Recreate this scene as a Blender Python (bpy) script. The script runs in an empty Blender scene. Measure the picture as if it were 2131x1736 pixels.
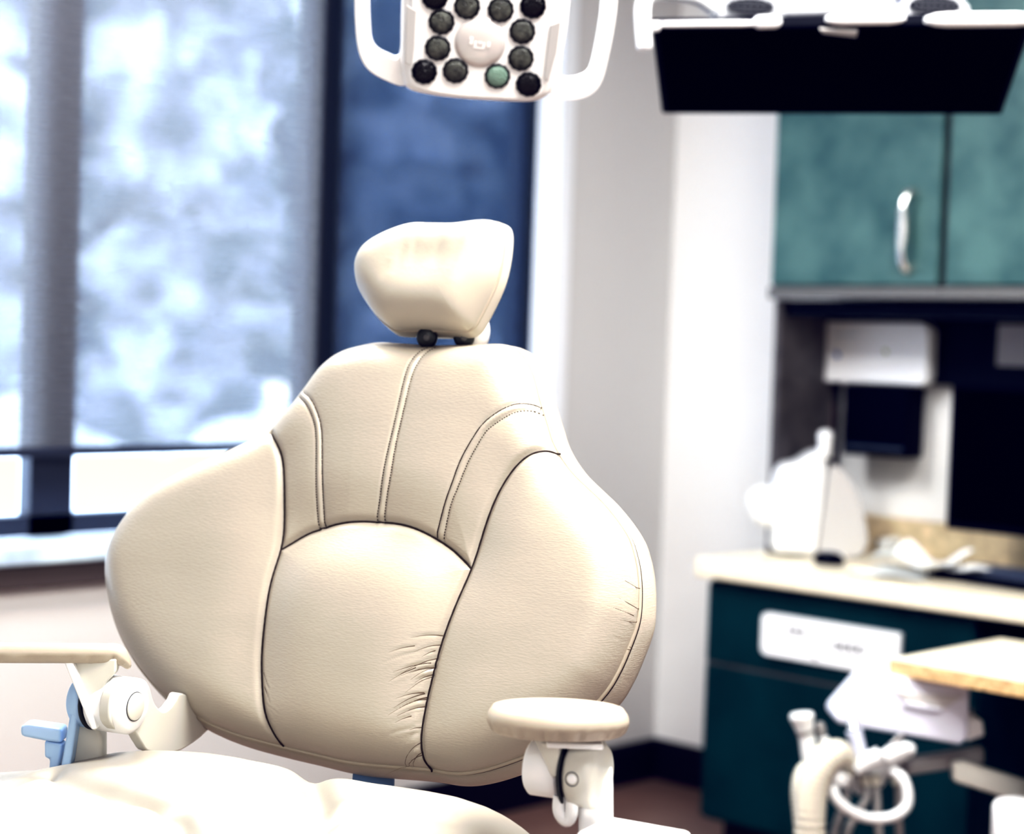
import bpy, bmesh, math, random
import numpy as np
from mathutils import Vector as Vec, Matrix
random.seed(7)
S = bpy.context.scene
COL = S.collection

# ------------------------------------------------------------------ camera
F = 3700.0
PX0, PY0 = 1065.5, 868.0
A0 = math.radians(44.5)
CX = Vec((math.sin(math.pi/2 - A0), math.cos(math.pi/2 - A0), 0)).normalized()
CX = Vec((0.7133, 0.7009, 0)).normalized()      # camera right on the ground, room axes
CY = Vec((-CX.y, CX.x, 0))                      # camera forward on the ground
UPZ = Vec((0, 0, 1))
CAM = Vec((3.448, -4.176, 1.31))
PITCH, ROLL = math.atan(151/F), 0.033
fwd = CY*math.cos(PITCH) - UPZ*math.sin(PITCH)
up0 = CY*math.sin(PITCH) + UPZ*math.cos(PITCH)
RR = CX*math.cos(ROLL) + up0*math.sin(ROLL)
UU = up0*math.cos(ROLL) - CX*math.sin(ROLL)

def ray(px, py):
    return fwd + RR*((px-PX0)/F) - UU*((py-PY0)/F)
def V(px, py, z):
    return CAM + ray(px, py)*z
def hit(px, py, p, n):
    d = ray(px, py)
    return CAM + d*((p-CAM).dot(n)/d.dot(n))
def hx(px, py, x): return hit(px, py, Vec((x, 0, 0)), Vec((1, 0, 0)))
def hy(px, py, y): return hit(px, py, Vec((0, y, 0)), Vec((0, 1, 0)))
def hz(px, py, z): return hit(px, py, Vec((0, 0, z)), UPZ)
def G(a, b, z): return Vec((CAM.x, CAM.y, 0)) + CX*a + CY*b + UPZ*z

cd = bpy.data.cameras.new('camera')
cam = bpy.data.objects.new('camera', cd)
COL.objects.link(cam)
cam.matrix_world = Matrix(((RR.x, UU.x, -fwd.x, CAM.x), (RR.y, UU.y, -fwd.y, CAM.y), (RR.z, UU.z, -fwd.z, CAM.z), (0, 0, 0, 1)))
cd.sensor_fit = 'HORIZONTAL'; cd.sensor_width = 36; cd.lens = 36*F/2131
cd.clip_start = 0.05; cd.clip_end = 200
cd.dof.use_dof = True; cd.dof.focus_distance = 1.93; cd.dof.aperture_fstop = 2.9
S.camera = cam

# ------------------------------------------------------------------ materials
def pm(name, col, rough=0.5, metal=0.0, bump=0, bscale=200, bdetail=3, stretch=None, mottle=0, mscale=8, col2=None,
       spec=0.5, emit=None, estr=0, coat=0, sheen=0, ramp=(.32, .68)):
    m = bpy.data.materials.new(name); m.use_nodes = True
    nt = m.node_tree; N = nt.nodes; L = nt.links
    b = N['Principled BSDF']
    b.inputs['Base Color'].default_value = (*col, 1)
    b.inputs['Roughness'].default_value = rough
    b.inputs['Metallic'].default_value = metal
    b.inputs['Specular IOR Level'].default_value = spec
    b.inputs['Coat Weight'].default_value = coat
    b.inputs['Sheen Weight'].default_value = sheen
    if emit:
        b.inputs['Emission Color'].default_value = (*emit, 1); b.inputs['Emission Strength'].default_value = estr
    tc = N.new('ShaderNodeTexCoord'); mp = N.new('ShaderNodeMapping')
    L.new(tc.outputs['Object'], mp.inputs['Vector'])
    if stretch: mp.inputs['Scale'].default_value = stretch
    if mottle:
        t = N.new('ShaderNodeTexNoise'); t.inputs['Scale'].default_value = mscale; t.inputs['Detail'].default_value = 4
        L.new(mp.outputs[0], t.inputs['Vector'])
        r = N.new('ShaderNodeValToRGB'); r.color_ramp.elements[0].position = ramp[0]; r.color_ramp.elements[1].position = ramp[1]
        c2 = col2 or tuple(min(1, c*(1+mottle)) for c in col)
        r.color_ramp.elements[0].color = (*[c*(1-mottle) for c in col], 1) if not col2 else (*col, 1)
        r.color_ramp.elements[1].color = (*c2, 1)
        L.new(t.outputs['Fac'], r.inputs['Fac']); L.new(r.outputs['Color'], b.inputs['Base Color'])
    if bump:
        t = N.new('ShaderNodeTexNoise'); t.inputs['Scale'].default_value = bscale; t.inputs['Detail'].default_value = bdetail
        L.new(mp.outputs[0], t.inputs['Vector'])
        bn = N.new('ShaderNodeBump'); bn.inputs['Strength'].default_value = bump; bn.inputs['Distance'].default_value = .002
        L.new(t.outputs['Fac'], bn.inputs['Height']); L.new(bn.outputs['Normal'], b.inputs['Normal'])
    return m

M = {}
M['leather'] = pm('cream_leather', (.452, .414, .348), .34, bump=.2, bscale=160, bdetail=5, stretch=(1, 1, 4), mottle=.04, mscale=5, spec=.45)
M['leather_seat'] = pm('cream_seat_leather', (.54, .507, .435), .38, bump=.1, bscale=150, bdetail=5, mottle=.04, mscale=5, spec=.4)
M['rail'] = pm('grey_rail', (.16, .16, .155), .5)
M['lavender'] = pm('pale_lavender_plastic', (.62, .64, .74), .4)
M['crease'] = pm('crease_shade_brown', (.13, .09, .055), .7)
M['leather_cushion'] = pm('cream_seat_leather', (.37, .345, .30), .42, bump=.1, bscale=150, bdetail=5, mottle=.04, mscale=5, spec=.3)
M['pad_leather'] = pm('pad_leather', (.46, .41, .335), .4, bump=.1, bscale=150, spec=.4)
M['housing'] = pm('housing_plastic', (.42, .43, .45), .4)
M['bars'] = pm('grille_plastic', (.12, .125, .14), .4)
M['head_white'] = pm('lavender_white_plastic', (.66, .67, .75), .35)
M['tool_white'] = pm('tool_plastic', (.68, .69, .69), .3)
M['seam'] = pm('seam_thread', (.035, .022, .015), .8)
M['piping'] = pm('piping_leather', (.46, .41, .33), .45)
M['white_plastic'] = pm('white_plastic', (.90, .905, .91), .3, bump=.02, bscale=80)
M['cream_plastic'] = pm('cream_painted_metal', (.64, .63, .575), .32, bump=.02, bscale=60)
M['blue_plastic'] = pm('pale_blue_plastic', (.46, .62, .84), .4, bump=.02)
M['blue_metal'] = pm('blue_grey_metal', (.12, .21, .36), .4, bump=.03)
M['dark_metal'] = pm('dark_metal', (.06, .065, .06), .35, .6)
M['chrome'] = pm('brushed_chrome', (.82, .82, .80), .22, 1.0)
M['black_gloss'] = pm('black_screen', (.0004, .0007, .003), .6, spec=.01)
M['black'] = pm('black_plastic', (.002, .003, .008), .6, spec=.08)
M['key'] = pm('dark_key_plastic', (.05, .07, .12), .5)
M['lens'] = pm('faceted_lens', (.10, .105, .09), .12, bump=.9, bscale=500, bdetail=0, mottle=.5, mscale=90)
M['lens_dark'] = pm('dark_faceted_lens', (.008, .008, .008), .15, bump=.9, bscale=500, bdetail=0)
M['lens_green'] = pm('greenish_faceted_lens', (.25, .36, .30), .12, bump=.9, bscale=500, bdetail=0)
M['lens_ring'] = pm('lens_ring', (.012, .012, .012), .3)
M['dome'] = pm('pearl_dome', (.66, .635, .62), .12, coat=.6)
M['inset'] = pm('grey_inset', (.56, .55, .54), .4)
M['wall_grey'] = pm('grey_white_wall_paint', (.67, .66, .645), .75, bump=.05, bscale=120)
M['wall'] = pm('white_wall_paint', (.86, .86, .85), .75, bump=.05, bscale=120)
M['ceil'] = pm('ceiling_paint', (.82, .82, .82), .8, bump=.05, bscale=100)
M['reveal'] = pm('white_reveal_paint', (.88, .90, .93), .6, bump=.03)
M['floor'] = pm('brown_wood_floor', (.19, .12, .095), .38, bump=.05, bscale=30, stretch=(1, 12, 1), mottle=.25, mscale=6)
M['skirting'] = pm('dark_vinyl_baseboard', (.008, .008, .013), .5, bump=.03)
M['frame'] = pm('dark_window_frame', (.02, .026, .045), .45, bump=.03)
M['sill'] = pm('pale_sill', (.62, .74, .88), .15, mottle=.25, mscale=7)
M['sill_strip'] = pm('brown_grey_strip', (.085, .068, .062), .6, bump=.05)
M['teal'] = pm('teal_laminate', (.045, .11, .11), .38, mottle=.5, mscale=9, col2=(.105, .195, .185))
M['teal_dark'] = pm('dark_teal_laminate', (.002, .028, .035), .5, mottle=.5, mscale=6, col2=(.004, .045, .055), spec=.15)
M['cab_edge'] = pm('brown_cabinet_edge', (.10, .092, .09), .55, mottle=.3, mscale=20)
M['panel_shade'] = pm('dark_shade_panel', (.003, .006, .014), .6, bump=.03, spec=.2)  # near-black colour carries the shade under the cabinets and counter
M['counter'] = pm('cream_laminate_counter', (.84, .77, .62), .32, mottle=.06, mscale=60)
M['counter_edge'] = pm('speckled_counter_edge', (.60, .43, .24), .5, mottle=.35, mscale=90)
M['splash'] = pm('tan_backsplash', (.66, .55, .38), .5, mottle=.2, mscale=40)
M['paper'] = pm('white_paper', (.86, .87, .86), .7)
M['ink'] = pm('grey_ink', (.07, .075, .08), .7)
M['ink_blue'] = pm('blue_ink', (.10, .20, .55), .7)
M['ink_green'] = pm('green_ink', (.42, .50, .12), .7)
M['hose_cream'] = pm('cream_ribbed_hose', (.56, .535, .46), .45)
M['hose_grey'] = pm('grey_hose', (.27, .26, .25), .45)
M['patch_grey'] = pm('flat_grey', (.42, .40, .40), .7)
M['pink'] = pm('mauve_plastic', (.18, .13, .13), .6)
M['snow'] = pm('snow_ground', (.85, .90, 1.0), .8, bump=.3, bscale=3)
M['bark'] = pm('grey_bark', (.10, .09, .09), .9, bump=.6, bscale=20)
M['needles'] = pm('snowy_foliage', (.10, .15, .19), .8, mottle=.6, mscale=1.7, ramp=(.40, .60), col2=(.88, .92, .98))
M['needles_dark'] = pm('blue_shaded_foliage', (.03, .045, .07), .8, mottle=.6, mscale=1.6, ramp=(.40, .64), col2=(.34, .38, .44))

def blind_mat(name, col, opacity, trans):
    m = bpy.data.materials.new(name); m.use_nodes = True
    nt = m.node_tree; N = nt.nodes; L = nt.links
    N.remove(N['Principled BSDF']); out = N['Material Output']
    tc = N.new('ShaderNodeTexCoord'); mp = N.new('ShaderNodeMapping'); mp.inputs['Scale'].default_value = (1, 1.2, 60)
    t = N.new('ShaderNodeTexNoise'); t.inputs['Scale'].default_value = 8; t.inputs['Detail'].default_value = 3
    L.new(tc.outputs['Object'], mp.inputs[0]); L.new(mp.outputs[0], t.inputs['Vector'])
    d = N.new('ShaderNodeBsdfDiffuse'); d.inputs['Color'].default_value = (*col, 1)
    tl = N.new('ShaderNodeBsdfTranslucent'); tl.inputs['Color'].default_value = (*trans, 1)
    tr = N.new('ShaderNodeBsdfTransparent'); tr.inputs['Color'].default_value = (1, 1, 1, 1)
    add = N.new('ShaderNodeAddShader'); L.new(d.outputs[0], add.inputs[0]); L.new(tl.outputs[0], add.inputs[1])
    mr = N.new('ShaderNodeMapRange'); mr.inputs['To Min'].default_value = opacity-.07; mr.inputs['To Max'].default_value = opacity+.07
    mr.inputs['From Min'].default_value = .3; mr.inputs['From Max'].default_value = .7
    L.new(t.outputs['Fac'], mr.inputs['Value'])
    mx = N.new('ShaderNodeMixShader'); L.new(mr.outputs[0], mx.inputs['Fac'])
    L.new(tr.outputs[0], mx.inputs[1]); L.new(add.outputs[0], mx.inputs[2]); L.new(mx.outputs[0], out.inputs['Surface'])
    return m
M['blind_light'] = blind_mat('pale_mesh_blind', (.10, .10, .11), .60, (.13, .13, .13))
M['blind_dark'] = blind_mat('dark_mesh_blind', (.03, .035, .045), .66, (.03, .045, .07))
def glass_mat():
    m = bpy.data.materials.new('window_glass'); m.use_nodes = True
    nt = m.node_tree; N = nt.nodes; L = nt.links
    N.remove(N['Principled BSDF']); out = N['Material Output']
    tr = N.new('ShaderNodeBsdfTransparent'); tr.inputs['Color'].default_value = (.95, .98, 1, 1)
    gl = N.new('ShaderNodeBsdfGlossy'); gl.inputs['Roughness'].default_value = .02
    mx = N.new('ShaderNodeMixShader'); mx.inputs['Fac'].default_value = .05
    L.new(tr.outputs[0], mx.inputs[1]); L.new(gl.outputs[0], mx.inputs[2]); L.new(mx.outputs[0], out.inputs['Surface'])
    return m
M['glass'] = glass_mat()

# ------------------------------------------------------------------ mesh helpers
def cr(pts, n=8, closed=False):
    """Catmull-Rom through points (any dimension)."""
    P = [np.array(p, float) for p in pts]; out = []
    m = len(P); rng = m if closed else m-1
    for i in range(rng):
        if closed: p0, p1, p2, p3 = P[(i-1) % m], P[i], P[(i+1) % m], P[(i+2) % m]
        else: p0, p1, p2, p3 = P[max(i-1, 0)], P[i], P[i+1], P[min(i+2, m-1)]
        for k in range(n):
            t = k/n
            out.append(.5*((2*p1) + (p2-p0)*t + (2*p0-5*p1+4*p2-p3)*t*t + (3*p1-p0-3*p2+p3)*t**3))
    if not closed: out.append(P[-1])
    return np.array(out)
def resample(pts, n, closed=False):
    P = np.asarray(pts, float)
    if closed: P = np.vstack([P, P[:1]])
    d = np.r_[0, np.cumsum(np.linalg.norm(np.diff(P, axis=0), axis=1))]
    s = np.linspace(0, d[-1], n, endpoint=not closed)
    return np.stack([np.interp(s, d, P[:, k]) for k in range(P.shape[1])], 1)

class MB:
    def __init__(s): s.v = []; s.f = []; s.m = []; s.sm = []
    def add(s, vs, fs, mat=0, smooth=False):
        o = len(s.v); s.v.extend([tuple(x) for x in vs])
        for f in fs: s.f.append([o+i for i in f]); s.m.append(mat); s.sm.append(smooth)
        return s
    def box(s, a, b, mat=0):
        (x0, y0, z0), (x1, y1, z1) = a, b
        x0, x1 = sorted((x0, x1)); y0, y1 = sorted((y0, y1)); z0, z1 = sorted((z0, z1))
        vs = [(x0, y0, z0), (x1, y0, z0), (x1, y1, z0), (x0, y1, z0), (x0, y0, z1), (x1, y0, z1), (x1, y1, z1), (x0, y1, z1)]
        return s.add(vs, [(0, 3, 2, 1), (4, 5, 6, 7), (0, 1, 5, 4), (1, 2, 6, 5), (2, 3, 7, 6), (3, 0, 4, 7)], mat)
    def obox(s, c, ax, ay, az, sx, sy, sz, mat=0):
        vs = []
        for k in (-.5, .5):
            for (i, j) in ((-.5, -.5), (.5, -.5), (.5, .5), (-.5, .5)):
                vs.append(c + ax*(i*sx) + ay*(j*sy) + az*(k*sz))
        return s.add(vs, [(0, 3, 2, 1), (4, 5, 6, 7), (0, 1, 5, 4), (1, 2, 6, 5), (2, 3, 7, 6), (3, 0, 4, 7)], mat)
    def hexa(s, q0, q1, mat=0):
        """solid between two quads"""
        return s.add(list(q0)+list(q1), [(3, 2, 1, 0), (4, 5, 6, 7), (0, 1, 5, 4), (1, 2, 6, 5), (2, 3, 7, 6), (3, 0, 4, 7)], mat)
    def prism(s, pts3, off, mat=0, smooth=False):
        n = len(pts3); P = [Vec(p) for p in pts3]
        vs = P + [p+off for p in P]
        s.add(vs, [list(range(n))[::-1], list(range(n, 2*n))], mat)
        o = len(s.v)-2*n
        for i in range(n):
            j = (i+1) % n
            s.f.append([o+i, o+j, o+n+j, o+n+i]); s.m.append(mat); s.sm.append(smooth)
        return s
    def ringprism(s, outer, inner, off, mat=0):
        """flat ring between two outlines with the same point count, extruded by off"""
        n = len(outer); O = [Vec(p) for p in outer]; I = [Vec(p) for p in inner]
        vs = O + I + [p+off for p in O] + [p+off for p in I]
        fs = []
        for i in range(n):
            j = (i+1) % n
            fs += [(i, n+i, n+j, j), (2*n+i, 2*n+j, 3*n+j, 3*n+i), (i, j, 2*n+j, 2*n+i), (n+i, 3*n+i, 3*n+j, n+j)]
        return s.add(vs, fs, mat)
    def tube(s, path, r, seg=12, mat=0, cap=True, closed=False):
        P = [Vec(p) for p in path]; n = len(P)
        rs = list(r) if hasattr(r, '__len__') else [r]*n
        vs = []; up = None
        for i in range(n):
            if closed: t = (P[(i+1) % n]-P[i-1])
            else: t = P[min(i+1, n-1)]-P[max(i-1, 0)]
            t.normalize()
            if up is None:
                up = t.orthogonal().normalized()
            up = (up - t*up.dot(t)); up.normalize()
            b = t.cross(up)
            for k in range(seg):
                a = 2*math.pi*k/seg
                vs.append(P[i] + (up*math.cos(a) + b*math.sin(a))*rs[i])
        fs = []
        for i in range(n if closed else n-1):
            i2 = (i+1) % n
            for k in range(seg):
                k2 = (k+1) % seg
                fs.append((i*seg+k, i*seg+k2, i2*seg+k2, i2*seg+k))
        s.add(vs, fs, mat, True)
        if cap and not closed:
            s.add(vs[:seg], [list(range(seg))[::-1]], mat); s.add(vs[-seg:], [list(range(seg))], mat)
        return s
    def lathe(s, c, axis, prof, seg=40, mat=0, smooth=True, sq=1.0, xax=None):
        """prof: (radius, along axis)"""
        ax = axis.normalized(); u = (xax or ax.orthogonal()); u = (u-ax*u.dot(ax)).normalized(); w = ax.cross(u)
        vs = []
        for (r, h) in prof:
            for k in range(seg):
                a = 2*math.pi*k/seg
                vs.append(c + ax*h + (u*math.cos(a)*r + w*math.sin(a)*r*sq))
        fs = []
        for i in range(len(prof)-1):
            for k in range(seg):
                k2 = (k+1) % seg
                fs.append((i*seg+k, i*seg+k2, (i+1)*seg+k2, (i+1)*seg+k))
        fs.append(list(range(seg))[::-1]); fs.append([(len(prof)-1)*seg+k for k in range(seg)])
        return s.add(vs, fs, mat, smooth)
    def build(s, name, mats, parent=None, bevel=0, subsurf=0, segs=2, fix=True, autosmooth=True):
        loc = Vec((0, 0, 0))
        p = parent
        while p is not None: loc += p.location; p = p.parent
        me = bpy.data.meshes.new(name)
        me.from_pydata([(a[0]-loc.x, a[1]-loc.y, a[2]-loc.z) for a in s.v], [], s.f)
        for mt in (mats if isinstance(mats, (list, tuple)) else [mats]): me.materials.append(M[mt])
        me.polygons.foreach_set('material_index', s.m); me.polygons.foreach_set('use_smooth', s.sm)
        me.update()
        if fix:
            bm = bmesh.new(); bm.from_mesh(me)
            bmesh.ops.remove_doubles(bm, verts=bm.verts, dist=1e-6)
            bmesh.ops.recalc_face_normals(bm, faces=bm.faces); bm.to_mesh(me); bm.free()
        o = bpy.data.objects.new(name, me); COL.objects.link(o)
        if parent: o.parent = parent
        if bevel:
            b = o.modifiers.new('bevel', 'BEVEL'); b.width = bevel; b.segments = segs; b.limit_method = 'ANGLE'; b.angle_limit = .6
            b.harden_normals = False
            me.polygons.foreach_set('use_smooth', [True]*len(me.polygons))
            wn = o.modifiers.new('wn', 'WEIGHTED_NORMAL')
        if subsurf:
            b = o.modifiers.new('sub', 'SUBSURF'); b.levels = b.render_levels = subsurf
            me.polygons.foreach_set('use_smooth', [True]*len(me.polygons))
        return o

def tag(o, label, cat=None, group=None, kind=None):
    if label: o['label'] = label
    if cat: o['category'] = cat
    if group: o['group'] = group
    if kind: o['kind'] = kind
    return o
def thing(name, label, cat, loc, group=None):
    o = bpy.data.objects.new(name, None); COL.objects.link(o); o.location = loc; o.empty_display_size = .05
    return tag(o, label, cat, group)
def struct(o): o['kind'] = 'structure'; return o
def kids(o): return [c for c in bpy.data.objects if c.parent == o]
def dup(o, parent=None):
    c = o.copy(); COL.objects.link(c); c.parent = parent
    for ch in kids(o): dup(ch, c)
    return c

class Fr:
    """plane frame: origin, u, v axes, normal"""
    def __init__(s, o, u, v):
        s.o = Vec(o); s.u = u.normalized(); s.v = (v - s.u*v.dot(s.u)).normalized(); s.n = s.u.cross(s.v)
    def px(s, x, y, n=0.0):
        p = hit(x, y, s.o + s.n*n, s.n) - s.o
        return (p.dot(s.u), p.dot(s.v))
    def w(s, u, v, n=0.0): return s.o + s.u*u + s.v*v + s.n*n
    def pts(s, L, n=0.0): return [s.w(*s.px(x, y, n), n) for x, y in L]

def mindist(P, Q):
    """min distance from each P (n,2) to points Q (m,2)"""
    out = np.empty(len(P)); idx = np.empty(len(P), int)
    for i in range(0, len(P), 8000):
        d = ((P[i:i+8000, None, :]-Q[None])**2).sum(2)
        idx[i:i+8000] = d.argmin(1); out[i:i+8000] = np.sqrt(d.min(1))
    return out, idx

def cushion(mb, fr, outl, n_edge, R, thick, hfun, Hh=None, radial=0, na=480, nr=110, ctr=None, mat=0, bulge=.006, backshrink=.9, rp=2.0):
    """upholstered pad: outl (uv closed outline at height n_edge); front surface rises by a rounded edge of radius R to n_edge+R plus hfun"""
    O = resample(outl, na, True)
    c = np.array(ctr if ctr is not None else O.mean(0))
    t = np.linspace(0, 1, nr+1)[1:]
    s = 1-(1-t)**1.35
    s = s/s[-1]
    UV = c + (O-c)[None]*s[:, None, None]
    UV = np.concatenate([c[None], UV.reshape(-1, 2)])
    d, _ = mindist(UV, O)
    d[-na:] = 0
    q = np.clip(1-d/R, 0, 1)
    if radial:      # smooth distance to the whole outline: no ridges inside the pad
        seg = np.linalg.norm(np.roll(O, -1, 0)-np.roll(O, 1, 0), axis=1)/2
        I = np.empty(len(UV))
        for i in range(0, len(UV), 8000):
            r2 = ((UV[i:i+8000, None, :]-O[None])**2).sum(2)+1e-10
            I[i:i+8000] = (seg[None]/r2**1.5).sum(1)
        psi = np.minimum(np.sqrt(2/I), d*1.3); psi[-na:] = 0; tq = np.clip(psi/psi.max(), 0, 1)
        prof = np.sqrt(1-(1-tq)**radial)
    else: prof = (1-q**3)**.5
    H = n_edge + (Hh or R)*prof + hfun(UV, d)
    fo, fu, fv, fn = [np.array(x) for x in (fr.o, fr.u, fr.v, fr.n)]
    W = fo + UV[:, :1]*fu + UV[:, 1:]*fv + H[:, None]*fn
    vs = list(map(tuple, W)); fs = []
    for k in range(na): fs.append((0, 1+k, 1+(k+1) % na))
    for i in range(nr-1):
        a, b = 1+i*na, 1+(i+1)*na
        for k in range(na):
            k2 = (k+1) % na; fs.append((a+k, b+k, b+k2, a+k2))
    prev = 1+(nr-1)*na
    nrm = np.roll(O, -1, 0)-np.roll(O, 1, 0); nrm = np.stack([nrm[:, 1], -nrm[:, 0]], 1); nrm /= np.linalg.norm(nrm, axis=1)[:, None]
    if ((O-c)*nrm).sum() < 0: nrm = -nrm
    for j in range(1, 13):
        x = j/12
        q2 = O + nrm*(bulge*math.sin(math.pi*min(1, x*1.15))) if x < .8 else None
        sh = 1 - (1-backshrink)*max(0, (x-.45)/.55)**2
        P = c + (O-c)*sh + nrm*(bulge*math.sin(math.pi*x))
        Wj = fo + P[:, :1]*fu + P[:, 1:]*fv + (n_edge-thick*x)*fn
        o = len(vs); vs += list(map(tuple, Wj))
        for k in range(na):
            k2 = (k+1) % na; fs.append((prev+k, o+k, o+k2, prev+k2))
        prev = o
    fs.append([prev+k for k in range(na)])
    mb.add(vs, fs, mat, True)
    return O

# =================================================================== ROOM
RX, RY, RZ = 5.6, -6.2, 2.75
WT = .16
win_y1 = hx(1160, 500, 0).y           # right edge of the opening on the room side
win_y0 = -4.3
sill_z = hx(120, 1130, .03).z
WB, WTOP = sill_z, 2.45
mb = MB()
mb.box((-WT, RY, 0), (0, 0, WB-.045)); mb.box((-WT, RY, WTOP), (0, 0, RZ))
mb.box((-WT, win_y1, WB-.045), (0, 0, WTOP)); mb.box((-WT, RY, WB-.045), (0, win_y0, WTOP))
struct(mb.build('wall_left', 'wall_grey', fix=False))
struct(MB().box((-WT, 0, 0), (RX, .12, RZ)).build('wall_back', 'wall'))
struct(MB().box((RX, RY, 0), (RX+.12, .12, RZ)).build('wall_right', 'wall'))
struct(MB().box((-WT, RY-.12, 0), (RX+.12, RY, RZ)).build('wall_front', 'wall'))
struct(MB().box((-WT, RY-.12, -.1), (RX+.12, .12, 0)).build('floor', 'floor'))
struct(MB().box((-WT, RY-.12, RZ), (RX+.12, .12, RZ+.1)).build('ceiling', 'ceil'))
bbz = .125
struct(MB().box((0, RY, 0), (.012, 0, bbz)).build('baseboard_left', 'skirting', bevel=.004))
struct(MB().box((.012, -.012, 0), (.42, 0, bbz)).build('baseboard_back', 'skirting', bevel=.004))
# white reveal lining and casing of the window
struct(MB().box((-.155, win_y1-.004, WB), (.006, win_y1+.05, WTOP)).build('trim_1', 'reveal'))

# window: frame with mullions and one glass pane per light
xg = -.13
win = bpy.data.objects.new('window_1', None); COL.objects.link(win); win.location = (xg, (win_y0+win_y1)/2, WB); win['kind'] = 'structure'
def mull(pa, pb): return hx(pa, 930, xg).y, hx(pb, 930, xg).y
m1 = mull(52, 142); m2 = mull(612, 678)
ws = [(win_y0, win_y0+.05), (m1[0], m1[1]), (m2[0], m2[1]), (win_y1-.055, win_y1)]
mb = MB()
for a, b in ws: mb.box((xg-.025, a, WB), (xg+.025, b, WTOP))
zb = hx(20, 1074, xg).z
mb.box((xg-.025, win_y0, WB), (xg+.025, win_y1, zb)); mb.box((xg-.025, win_y0, WTOP-.06), (xg+.025, win_y1, WTOP))
struct(mb.build('window_frame', 'frame', win, fix=False))
for i in range(3):
    a, b = ws[i][1], ws[i+1][0]
    struct(MB().box((xg-.003, a, zb), (xg+.003, b, WTOP-.06)).build('glass_pane', 'glass', win))
# sill and the dark brown-grey strip below it
struct(MB().box((-.10, win_y0-.05, WB-.045), (.035, win_y1+.05, WB)).build('window_sill', 'sill', win, bevel=.006))
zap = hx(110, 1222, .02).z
struct(MB().box((0, win_y0-.05, zap), (.022, win_y1+.05, WB-.0455)).build('trim_2', 'sill_strip', bevel=.003))

# roller blinds, hung in the recess
bz = hx(200, 948, -.085).z
yl = hx(655, 600, -.085).y; yr = hx(690, 600, -.085).y
def blind(name, label, ya, yb, mat, x):
    t = thing(name, label, 'blind', (x, (ya+yb)/2, bz), 'roller blinds in the window')
    MB().box((x-.0006, ya, bz+.012), (x+.0006, yb, WTOP-.07)).build('blind_fabric', mat, t)
    MB().box((x-.006, ya, bz), (x+.006, yb, bz+.022)).build('bottom_bar', 'frame', t, bevel=.003)
    MB().tube([(x, ya, WTOP-.05), (x, yb, WTOP-.05)], .03, 20).build('roller_tube', 'frame', t)
    return t
blind('roller_blind', 'pale translucent roller blind on the wider left part of the window', win_y0+.02, yl, 'blind_light', -.075)
blind('roller_blind', 'darker blue looking roller blind on the window behind the headrest', yr, win_y1-.012, 'blind_dark', -.082)

# ------------------------------------------------------------------ outside
struct(MB().box((-40, -40, -.65), (-WT-.05, 40, -.55)).build('ground', 'snow'))
def blob(mb, c, r, seed, mat=0):
    rnd = random.Random(seed)
    bm = bmesh.new(); bmesh.ops.create_icosphere(bm, subdivisions=4, radius=1)
    ph = [(rnd.uniform(2, 9), Vec((rnd.uniform(-1, 1), rnd.uniform(-1, 1), rnd.uniform(-1, 1))).normalized(), rnd.uniform(0, 6)) for _ in range(16)]
    for v in bm.verts:
        n = v.co.copy(); k = 1+sum(.06*math.sin(f*2*n.dot(d)+p) for f, d, p in ph)
        v.co = n*k
    vs = [Vec((c[0]+v.co.x*r[0], c[1]+v.co.y*r[1], c[2]+v.co.z*r[2])) for v in bm.verts]
    fs = [[x.index for x in f.verts] for f in bm.faces]; bm.free()
    mb.add(vs, fs, mat, True)
def tree(label, x, y, h, r, mat, seed):
    t = thing('tree', label, 'tree', (x, y, -.55), 'trees outside the window')
    MB().tube([(x, y, -.55), (x+.03, y, h*.3), (x, y, h*.75)], [.16, .13, .06], 10).build('trunk', 'bark', t)
    mb = MB(); rnd = random.Random(seed)
    for k in range(6):
        a = rnd.uniform(0, 6.3); q = rnd.uniform(.1, .55)*r
        blob(mb, (x+math.cos(a)*q, y+math.sin(a)*q, h*.25+k*h*.13), (r*rnd.uniform(.55, .8),)*2+(r*rnd.uniform(.5, .75),), seed*10+k)
    mb.build('foliage', mat, t, fix=False)
for i, (x, y, h, r, mt) in enumerate([(-9.2, 3.4, 5.6, 1.6, 'needles'), (-12.6, 8.8, 7.2, 1.8, 'needles'), (-9.4, -1.3, 5.2, 1.5, 'needles')]):
    tree('snowy pale tree seen blurred through the pale left roller blind', x, y, h, r, mt, i+1)
for i, (x, y, h, r, mt) in enumerate([(-5.2, 4.1, 5.6, 1.15, 'needles_dark'), (-8.6, 8.7, 7.4, 1.2, 'needles_dark')]):
    tree('dark blue-green tree seen through the darker right roller blind', x, y, h, r, mt, i+11)

# =================================================================== CABINET WALL
xl = hy(1603, 420, -.34).x                      # left end of the hutch
zub = hy(1700, 596, -.34).z                     # underside of the upper doors
ztop = 2.3
yf = -.34
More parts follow.
